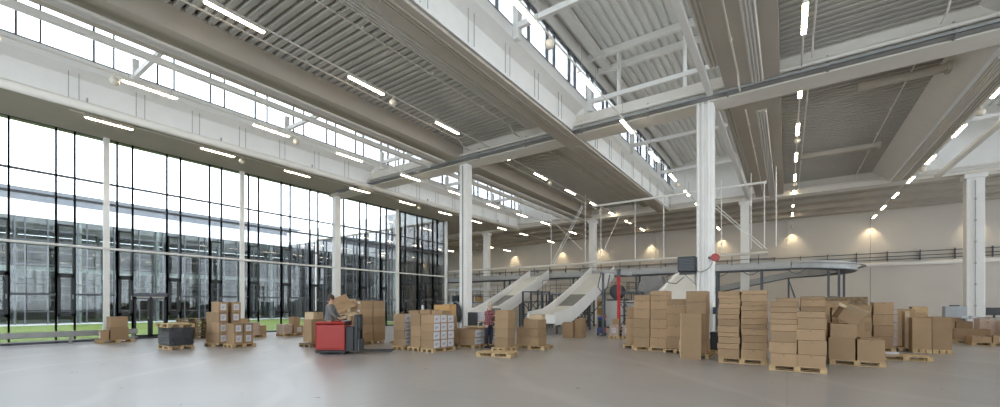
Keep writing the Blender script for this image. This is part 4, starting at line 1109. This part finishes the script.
MB().box(-.7, .7, -.35, .35, 0, .12).build('base', M['dsteel'], t)
t = tag(empty('step_stool', (-9.1, 30.2, 2.0)), 'small dark tubular rack on the white housing beside the hopper', 'rack')
b = MB()
for sx in (-.4, .4):
    for sy in (-.25, .25): MB().tube([(sx, sy, 0), (sx, sy, 1.3)], .025, 6).build('post', M['dsteel'], t)
for z in (.5, .9, 1.28): MB().box(-.42, .42, -.27, .27, z, z + .03).build('shelf', M['dsteel'], t)

# vacuum lifter with the red hose
t = tag(empty('vacuum_lifter', (-8.25, 21.9, 0)), 'jib lifter with a tall red hose hanging beside the middle chute', 'lifter')
MB().lathe([(.001, 0), (.16, 0), (.16, .03), (.07, .05), (.065, 3.6), (.001, 3.6)], 12).build('post', M['dsteel'], t)
MB().bar((-.15, .1, 3.55), (2.0, -1.55, 3.2), .1, .16).build('jib_arm', M['alu'], t)
hp = []
for i in range(61):
    z = 3.15 - 2.75 * i / 60; hp.append((1.22, -1.05, z))
MB().tube(hp, [(.095 if i % 2 else .08) * (1 if i < 54 else 1.05) for i in range(61)], 12).build('hose', M['redhose'], t)
MB().box(1.14, 1.3, -1.13, -.97, 3.14, 3.5).build('trolley', M['dsteel'], t)
MB().box(1.1, 1.34, -1.2, -.9, .3, .42).build('handle', M['dsteel'], t)
b = MB(); b.lathe([(.001, 0), (.16, 0), (.12, .1), (.05, .14), (.001, .14)], 12, (1.22, -1.05, .16)); b.build('suction_foot', M['black'], t)
MB().tube([(-.1, .0, 3.5), (-.25, -.1, 2.7), (.05, -.2, 2.3), (.35, -.3, 2.6), (.5, -.35, 3.3)], .03, 6).build('air_hose', M['dsteel'], t)
# cleaning trolley
t = tag(empty('cleaning_trolley', (-8.55, 22.5, 0), .3), 'small cleaning trolley with a black bag and red and blue tops', 'trolley')
MB().box(-.26, .26, -.35, .35, .12, .17).build('base', M['blue'], t, bevel=.01)
for sx in (-.2, .2):
    for sy in (-.28, .28):
        b = MB(); b.lathe([(.001, -.02), (.06, -.02), (.06, .02), (.001, .02)], 12, (sx, sy, .06), 0, Matrix.Rotation(PI / 2, 4, 'X')); b.build('wheel', M['black'], t)
for sx in (-.22, .22): MB().tube([(sx, .3, .17), (sx, .3, 1.15)], .018, 6).build('upright', M['steel'], t)
b = MB(); b.lathe([(.001, 0), (.17, 0), (.22, .2), (.21, .6), (.23, .66), (.001, .66)], 10, (0, .05, .17)); b.build('waste_bag', M['black'], t, smooth=True)
MB().box(-.24, -.01, -.33, -.12, .17, .45).build('bucket', M['blue'], t, bevel=.02)
MB().box(.02, .24, -.33, -.12, .17, .45).build('bucket', M['red'], t, bevel=.02)
MB().sphere((-.1, .05, .95), .15, 0, 12, 8, (1, 1, .8)).build('blue_bundle', M['blue'], t, smooth=True)
MB().sphere((.12, .08, 1.02), .13, 0, 12, 8, (1, 1, .8)).build('red_bundle', M['red'], t, smooth=True)

# rods, pipes and ties hung from the roof over the conveyor
RD = [(-15.9, 30.5, 5.0, 9.5), (-12.8, 30.2, 5.0, 10.2), (-12.0, 31.38, 5.0, 9.5), (-9.2, 30.9, 5.0, 9.5), (-7.3, 31.38, 5.0, 10.8), (-3.4, 29.5, 5.0, 9.5), (-1.05, 27.85, 4.9, 8.6), (-.5, 28.2, 5.0, 9.5), (-1.75, 28.8, 5.0, 9.5)]
for i, (x, y, z0, z1) in enumerate(RD):
    tag(MB().tube([(x, y, z0), (x, y, z1)], .03, 6).build('hanging_rod', M['white']), nth(i) + ' slim white rod hanging over the conveyor, counted from the left', 'rod', 'rods hung over the conveyor')
DG = [((-12.9, 30.2, 9.4), (-15.7, 30.5, 4.95)), ((-13.0, 30.1, 9.4), (-15.9, 30.4, 4.95)), ((-10.2, 30.9, 8.7), (-12.2, 31.3, 5.0)), ((-4.1, 27.6, 8.1), (-1.15, 28.2, 4.9)), ((-3.9, 27.9, 8.1), (-.95, 28.5, 4.9)), ((-16.6, 30.5, 9.4), (-13.2, 30.5, 6.0))]
for i, (p, q) in enumerate(DG):
    tag(MB().tube([p, q], .026, 6).build('diagonal_tie', M['white']), nth(i) + ' slim white diagonal tie over the conveyor, from the left chute', 'tie', 'diagonal ties over the conveyor')
t = tag(MB().tube([(-11.3, 28.0, 8.65), (-1.0, 28.0, 8.65)], .07, 10).box(-1.02, -.96, 27.92, 28.08, 8.56, 8.74).build('hanging_bar', M['white']), 'horizontal white bar hung across the hall behind the white column', 'bar')
tag(MB().tube([(-5.0, 30.8, 9.5), (-5.0, 30.8, 5.0)], .03, 6).build('hanging_rod', M['white']), 'slim white rod above the flared chute', 'rod', 'rods hung over the conveyor')

# things on the near white column
t = tag(empty('unit_heater', (-3.2, 17.55, 2.88)), 'square black fan unit with a grille fixed to the white column', 'fan unit')
MB().box(-.32, .32, -.22, .2, .1, .68).build('casing', M['black'], t, bevel=.015)
MB().box(-.30, .30, -.235, -.22, .12, .66).build('grille', M['black'], t)
b = MB()
for k in range(8): b.box(-.26, .26, -.25, -.235, .16 + .058 * k, .185 + .058 * k)
b.build('louvre', M['dsteel'], t)
MB().box(-.28, .30, -.1, .1, 0, .08).build('bracket', M['black'], t)
MB().bar((-.1, .1, 0), (.33, .15, -.45), .04, .04).build('strut', M['steel'], t)
b = MB(); b.tube([(-.3, -.1, .1), (-.75, -.1, -.05), (-.7, -.1, -.3), (-.4, -.1, -.35), (-.1, -.1, -.1)], .018, 6); b.build('cable', M['dsteel'], t)
t = tag(empty('hose_reel', (-2.22, 17.5, 3.48)), 'round red hose reel on the right of the white column', 'hose reel')
Rx = Matrix.Rotation(PI / 2, 4, 'X')
MB().lathe([(.001, -.08), (.145, -.08), (.145, -.05), (.10, -.04), (.10, .04), (.145, .05), (.145, .08), (.001, .08)], 18, (0, 0, 0), 0, Rx).build('drum', M['red'], t)
MB().box(-.24, -.1, -.03, .03, -.04, .04).build('bracket', M['dsteel'], t)
MB().lathe([(.001, -.13), (.05, -.13), (.05, -.1), (.001, -.1)], 10, (0, 0, 0), 0, Rx).build('hub', M['dsteel'], t)
tag(MB().tube([(-2.30, 17.4, 3.3), (-2.38, 17.35, 3.1), (-2.55, 17.33, 2.98), (-2.72, 17.35, 2.94), (-2.84, 17.4, 3.0)], .02, 6).build('supply_hose', M['steel']), 'thin grey hose curving from the red reel to the black unit', 'hose')
t = tag(empty('socket_box', (-2.22, 17.55, 1.35)), 'small dark socket box at the foot of the white column', 'socket')
MB().box(-.08, .08, -.1, 0, 0, .26).build('case', M['dsteel'], t, bevel=.01)
for s in (-.04, .04): MB().lathe([(.001, 0), (.03, 0), (.03, .03), (.001, .03)], 10, (s, -.1, .13), 0, Rx).build('socket', M['blue'], t)

# dark jacket on the other column
t = tag(empty('jacket', (-14.95, 17.48, .78)), 'dark jacket hanging from a hook on the grey-white column', 'jacket')
b = MB()
prof = [(-.02, .26, .16), (.12, .28, .17), (.35, .24, .15), (.6, .22, .14), (.8, .23, .13), (.92, .17, .11), (.98, .08, .08)]
vs = []; fs = []; n = 14
for (z, a, c_) in prof:
    for k in range(n):
        an = 2 * PI * k / n; wv = 1 + .10 * math.sin(3 * an + z * 6); vs.append((a * math.cos(an) * wv, c_ * math.sin(an) * wv, z))
for i in range(len(prof) - 1):
    for k in range(n): fs.append((i * n + k, i * n + (k + 1) % n, (i + 1) * n + (k + 1) % n, (i + 1) * n + k))
fs.append(tuple(range(n))[::-1]); fs.append(tuple(range((len(prof) - 1) * n, len(prof) * n)))
MB().add(vs, fs).build('body', M['black'], t, smooth=True)
for s in (-1, 1): MB().tube([(s * .2, -.02, .86), (s * .29, -.03, .6), (s * .30, -.05, .3), (s * .28, -.06, .08)], [.085, .08, .075, .065], 10).build('sleeve', M['black'], t, smooth=True)
MB().sphere((0, -.06, .97), .13, 0, 12, 8, (1, .8, .7)).build('hood', M['black'], t, smooth=True)
MB().tube([(0, .1, 1.1), (0, -.02, 1.12), (0, -.04, 1.02)], .012, 6).build('hook', M['steel'], t)

# ------------------------------------------------------------------ packing bench behind the standing person
t = tag(empty('packing_bench', (-11.4, 16.0, 0)), 'packing bench with a steel frame behind the standing person', 'bench')
MB().box(-1.0, 1.0, -.4, .4, .88, .93).build('bench_top', M['cardedge'], t)
for sx in (-.94, .94):
    for sy in (-.34, .34): MB().box(sx - .03, sx + .03, sy - .03, sy + .03, 0, .88).build('leg', M['dsteel'], t)
MB().box(-.95, .95, -.3, .3, .3, .34).build('lower_shelf', M['dsteel'], t)
carton(-11.95, 15.95, .93, .5, .4, .42, 0, 'white covered box on the left of the packing bench', m='paper', tape=False)
monitor(-11.35, 16.0, .93, .5, 'grey terminal screen on the packing bench', 1.0)
t = tag(empty('office_chair', (-12.05, 15.25, 0), .6), 'dark office chair beside the grey-white column', 'chair')
MB().box(-.24, .24, -.23, .23, .5, .58).build('seat', M['black'], t, bevel=.03)
MB().box(-.23, .23, .22, .29, .7, 1.35).build('backrest', M['black'], t, bevel=.03)
MB().tube([(0, 0, .08), (0, 0, .5)], .03, 8).build('gas_column', M['dsteel'], t)
MB().bar((0, .1, .52), (0, .27, .8), .05, .03).build('back_bracket', M['dsteel'], t)
for k in range(5):
    a = 2 * PI * k / 5; l_ = MB().bar((0, 0, .1), (.28 * math.cos(a), .28 * math.sin(a), .07), .05, .03).build('leg', M['dsteel'], t)
    MB().sphere((.28 * math.cos(a), .28 * math.sin(a), .03), .03, 0, 8, 6).build('caster', M['black'], l_)

# ------------------------------------------------------------------ people
def skinned(name, joints, edges, m, parent=None, loc=(0, 0, 0), rz=0, sub=2, root=0):
    me = bpy.data.meshes.new(name); bm = bmesh.new(); lay = bm.verts.layers.skin.verify()
    vs = []
    for i, j in enumerate(joints):
        v = bm.verts.new(j[:3]); r = j[3]; r = r if isinstance(r, tuple) else (r, r); v[lay].radius = r; v[lay].use_root = (i == root); vs.append(v)
    for a, c in edges: bm.edges.new((vs[a], vs[c]))
    bm.to_mesh(me); bm.free(); me.materials.append(m)
    o = bpy.data.objects.new(name, me); COL.objects.link(o); o.location = loc; o.rotation_euler = (0, 0, rz)
    if parent: o.parent = parent
    s = o.modifiers.new('skin', 'SKIN'); s.use_smooth_shade = True
    o.modifiers.new('sub', 'SUBSURF').levels = sub; o.modifiers['sub'].render_levels = sub
    return o
def head(b, c, f, s=1.0):
    pass
def person(name, loc, rz, label, lean, armL, armR, legs, shirt, hairm, sleeve=True, trousers='jeans'):
    """local axes: +x forward, +y left. armX: (elbow, wrist) positions; legs: [(knee, ankle) x2]"""
    hz = .93
    J = [(0, 0, hz, (.13, .16))]
    sx = lambda z: lean * (z - hz)
    J += [(sx(1.12), 0, 1.12, (.11, .14)), (sx(1.32), 0, 1.32, (.12, .17)), (sx(1.44), 0, 1.44, (.08, .10)), (sx(1.53), 0, 1.52, .055), (sx(1.60) + .02, 0, 1.60, (.08, .075)), (sx(1.68) + .02, 0, 1.68, (.095, .08)), (sx(1.75) + .015, 0, 1.755, (.075, .065))]
    E = [(0, 1), (1, 2), (2, 3), (3, 4), (4, 5), (5, 6), (6, 7)]
    arms = []
    for s, (el, wr) in ((1, armL), (-1, armR)):
        i = len(J); sh = (sx(1.40), s * .19, 1.41)
        J += [(*sh, .062), (*el, .046), (*wr, .032)]
        E += [(3, i), (i, i + 1), (i + 1, i + 2)]
        arms.append((Vector(sh), Vector(el), Vector(wr), i + 2))
    lg = []
    for s, (kn, an) in ((1, legs[0]), (-1, legs[1])):
        i = len(J); J += [(.0, s * .095, .86, .095), (*kn, .062), (*an, .042), (an[0] + .14, an[1], .045, (.035, .045))]
        E += [(0, i), (i, i + 1), (i + 1, i + 2), (i + 2, i + 3)]; lg.append(i)
    # hands: palm plus five fingers and thumb chains
    for (sh, el, wr, iw), s in zip(arms, (1, -1)):
        d = (wr - el).normalized(); side = Vector((0, 0, 1)).cross(d).normalized(); up = d.cross(side)
        ip = len(J); pm = wr + d * .07; J.append((*pm, (.018, .036))); E.append((iw, ip))
        for k, (o_, L) in enumerate(((-.032, .075), (-.011, .088), (.011, .082), (.031, .062))):
            a = pm + side * o_ + d * .03; c_ = a + d * L * .5 - up * .012; e_ = c_ + d * L * .35 - up * .03
            i = len(J); J += [(*a, .009), (*c_, .008), (*e_, .0065)]; E += [(ip, i), (i, i + 1), (i + 1, i + 2)]
        a = wr + d * .035 - side * s * -.03; c_ = a + d * .035 + side * s * .025
        i = len(J); J += [(*a, .011), (*c_, .009)]; E += [(iw, i), (i, i + 1)]
    t = skinned('person', J, E, M['skin'], None, loc, rz, 1)
    tag(t, label, 'person')
    # clothes as slightly larger skins
    JS = [(J[0][0], 0, hz - .07, .20), (J[0][0], 0, hz + .04, .195), (*J[1][:3], .18), (*J[2][:3], .19), (*J[3][:3], .12), (J[4][0] - .01, 0, 1.485, .075)]
    ES = [(0, 1), (1, 2), (2, 3), (3, 4), (4, 5)]
    for (sh, el, wr, _) in arms:
        i = len(JS); w2 = el + (wr - el) * .88
        JS += [(*sh, .08), (*el, .062), (*w2, .048)]; ES += [(4, i), (i, i + 1), (i + 1, i + 2)]
    skinned('shirt', JS, ES, M[shirt], t, sub=1)
    JT = [(0, 0, hz + .06, .185), (0, 0, hz - .04, .18)]; ET = [(0, 1)]
    for i in lg:
        k, a = Vector(J[i + 1][:3]), Vector(J[i + 2][:3]); n = len(JT)
        JT += [(*J[i][:3], .115), (*k, .08), (*(k + (a - k) * .92), .062)]; ET += [(1, n), (n, n + 1), (n + 1, n + 2)]
    skinned('trousers', JT, ET, M[trousers], t, sub=1)
    for i in lg:
        a = J[i + 2]
        MB().sphere((a[0] + .06, a[1], .05), .1, 0, 12, 8, (1.45, .52, .52)).box(a[0] - .07, a[0] + .2, a[1] - .045, a[1] + .045, 0, .025).build('shoe', M['black'], t, smooth=True)
    hx = J[6][0]; hzc = 1.665
    b = MB(); b.sphere((hx - .015, 0, hzc + .045), .118, 0, 16, 10, (1.0, .86, .95)); b.sphere((hx - .055, 0, hzc - .01), .085, 0, 12, 8, (.8, 1.0, 1.1))
    b.build('hair', M[hairm], t, smooth=True)
    for s in (-1, 1):
        MB().sphere((hx + .088, s * .032, hzc), .013, 0, 8, 6).build('eye', M['black'], t, smooth=True)
        MB().sphere((hx + .0, s * .088, hzc - .015), .028, 0, 8, 6, (.7, .35, 1.1)).build('ear', M['skin'], t, smooth=True)
    MB().add([(hx + .09, -.014, hzc - .04), (hx + .09, .014, hzc - .04), (hx + .118, 0, hzc - .038), (hx + .088, 0, hzc + .01)], [(0, 2, 1), (0, 3, 2), (1, 2, 3), (0, 1, 3)]).build('nose', M['skin'], t, smooth=True)
    MB().box(hx + .083, hx + .092, -.024, .024, hzc - .072, hzc - .064).build('mouth', M['red'], t)
    return t
# standing person in a plaid shirt, turned to the tall stack
person('person', (-9.72, 13.35, 0), math.radians(-5), 'person in a red plaid shirt and dark trousers standing at the tall stack', .10,
       ((.22, .24, 1.16), (.44, .16, 1.22)), ((.24, -.22, 1.18), (.45, -.12, 1.30)),
       [((.05, .10, .48), (.0, .10, .08)), ((.0, -.10, .48), (-.06, -.10, .08))], 'plaid', 'hair')

# ------------------------------------------------------------------ red truck with driver
TR = tag(empty('pallet_truck', (-12.95, 8.85, 0), math.radians(38)), 'red ride-on pallet truck with a black mast in front of the piles', 'truck')
# local: +x towards the forks
b = MB()
def ring(x0, x1, y0, y1, z0, z1, tk=.05):
    b.box(x0, x1, y0, y0 + tk, z0, z1); b.box(x0, x1, y1 - tk, y1, z0, z1); b.box(x0, x0 + tk, y0, y1, z0, z1); b.box(x1 - tk, x1, y0, y1, z0, z1)
ring(-.62, .35, -.42, .42, .14, 1.0)
b.box(-.6, .33, -.4, .4, .18, .24)
o = b.build('body_shell', M['red'], TR, bevel=.03)
MB().box(-.66, -.60, -.40, .40, .20, 1.12).build('rear_panel', M['red'], TR, bevel=.03)
MB().box(-.60, .34, -.455, -.42, .20, 1.02).build('side_panel', M['red'], TR, bevel=.02)
MB().box(-.60, .34, .42, .455, .20, 1.02).build('side_panel', M['red'], TR, bevel=.02)
b = MB(); b.tube([(-.62, -.42, 1.08), (.34, -.42, 1.08)], .045, 8); b.tube([(-.62, .42, 1.08), (.34, .42, 1.08)], .045, 8); b.tube([(-.62, -.42, 1.08), (-.62, .42, 1.08)], .045, 8)
b.build('top_rail', M['red'], TR)
MB().box(-.64, .37, -.44, .44, .06, .15).build('skirt', M['black'], TR, bevel=.02)
for sx, sy in ((-.45, -.3), (-.45, .3), (.2, -.33), (.2, .33)):
    b = MB(); b.lathe([(.001, -.05), (.11, -.05), (.12, -.03), (.12, .03), (.11, .05), (.001, .05)], 16, (sx, sy, .12), 0, Matrix.Rotation(PI / 2, 4, 'X')); b.build('wheel', M['black'], TR)
MB().box(.36, .62, -.40, .40, .10, .95).build('battery_box', M['black'], TR, bevel=.02)
MB().box(.18, .33, -.36, .36, 1.0, 1.12).build('dashboard', M['black'], TR, bevel=.02)
b = MB(); b.tube([(.16 + .13 * math.cos(a), .13 * math.sin(a), 1.17) for a in [2 * PI * i / 16 for i in range(17)]], .016, 6); b.tube([(.22, 0, 1.1), (.16, 0, 1.17)], .02, 6); b.build('steering_wheel', M['black'], TR)
for s in (-.3, .3):
    MB().box(.64, .74, s - .05, s + .05, .06, 1.35).build('mast_rail', M['black'], TR)
for z in (.35, .8, 1.28): MB().box(.66, .72, -.3, .3, z, z + .08).build('mast_crossbar', M['black'], TR)
MB().tube([(.69, 0, .1), (.69, 0, 1.25)], .04, 10).build('lift_cylinder', M['dsteel'], TR)
MB().box(.75, .79, -.34, .34, .1, .5).build('fork_carriage', M['dsteel'], TR)
for s in (-.2, .2): MB().box(.78, 1.9, s - .075, s + .075, .07, .115).build('fork', M['black'], TR, bevel=.01)
# the driver stands in the truck, turned towards the forks
person('person', (-12.95 - .30 * math.cos(math.radians(38)), 8.85 - .30 * math.sin(math.radians(38)), .24), math.radians(38), 'person in a grey sweater standing in the red pallet truck, driving', .05,
       ((.16, .25, 1.12), (.34, .13, .99)), ((.16, -.25, 1.12), (.34, -.13, .99)),
       [((.03, .10, .48), (.0, .10, .08)), ((.03, -.10, .48), (.0, -.10, .08))], 'sweater', 'hairdark')
o = tag(MB().box(-.11, .11, -.16, .16, 0, .012).box(-.04, .04, .12, .16, .012, .025).build('clipboard', M['paper'], loc=(-12.75, 9.01, 1.135), rz=math.radians(38)), 'white clipboard lying on the dashboard of the red truck', 'clipboard')


# ------------------------------------------------------------------ light, camera
w = bpy.data.worlds.new('overcast_sky'); SC.world = w; w.use_nodes = True
bg = w.node_tree.nodes['Background']; bg.inputs['Color'].default_value = (.82, .90, 1.0, 1); bg.inputs['Strength'].default_value = 3.0
def portal(name, loc, rot, sx, sy):
    l = bpy.data.lights.new(name, 'AREA'); l.shape = 'RECTANGLE'; l.size = sx; l.size_y = sy
    l.cycles.is_portal = True
    o = bpy.data.objects.new(name, l); COL.objects.link(o); o.location = loc; o.rotation_euler = rot
portal('sky_portal', (XG - .4, (Y0 + YE) / 2, 4.8), (0, -PI / 2, 0), 9.6, YE - Y0)
for k in range(3):
    dx = -MOD + MOD * k
    portal('sky_portal', (dx - 7.75, 14.4, 11.68), (0, -PI / 2, 0), 1.45, 42.6)
portal('sky_portal', (-54.75, 12, 4.8), (0, PI / 2, 0), 9.4, 90)
portal('sky_portal', (-2.3, Y0 - .4, 5.2), (PI / 2, 0, 0), 48, 8.4)
portal('sky_portal', ((XLF + XG) / 2, YE - .3, 4.8), (PI / 2, 0, 0), 21, 9.5)
# the last lamp of each row throws a scallop on the far wall
for i, x in enumerate((.40, 5.96, -5.47, -12.5, -18.3, -23.4, -30.5, 12.0)):
    l = bpy.data.lights.new('wall_washer', 'SPOT'); l.energy = 75; l.spot_size = math.radians(88); l.spot_blend = .9; l.color = (1, .82, .54); l.shadow_soft_size = .05
    o = bpy.data.objects.new('wall_washer', l); COL.objects.link(o); o.location = (x, YB - .5, 8.83); o.rotation_euler = (math.radians(8), 0, 0)
    t = tag(empty('wall_light', (x, YB - .5, 8.88)), nth(i) + ' small downlight before the far wall, from the middle outwards', 'lamp', 'downlights at the far wall')
    MB().lathe([(.05, 0), (.09, 0), (.09, .22), (.001, .22), (.001, .2), (.05, .18), (.05, 0)], 12).build('housing', M['lamphouse'], t)
    MB().box(-.03, .03, -.03, .5, .22, .27).build('bracket', M['lamphouse'], t)

cam = bpy.data.cameras.new('camera'); co = bpy.data.objects.new('camera', cam); COL.objects.link(co)
cam.sensor_fit = 'HORIZONTAL'; cam.sensor_width = 36; cam.lens = 36 * 417.4 / 1000
cam.shift_y = (305 - 203.5) / 1000
cam.clip_start = .1; cam.clip_end = 500
co.location = (0, 0, HC); co.rotation_euler = (PI / 2, 0, TH)
SC.camera = co
vs = SC.view_settings
vs.view_transform = 'Standard'; vs.look = 'None'; vs.gamma = 1; vs.exposure = 1.22; vs.use_curve_mapping = False
SC.cycles.use_denoising = True; SC.cycles.use_adaptive_sampling = False; SC.cycles.use_guiding = True; SC.cycles.guiding_training_samples = 32; SC.cycles.denoising_prefilter = 'ACCURATE'
SC.cycles.max_bounces = 10; SC.cycles.diffuse_bounces = 6; SC.cycles.glossy_bounces = 4; SC.cycles.transparent_max_bounces = 16
SC.cycles.caustics_reflective = False; SC.cycles.caustics_refractive = False
SC.cycles.sample_clamp_indirect = 8
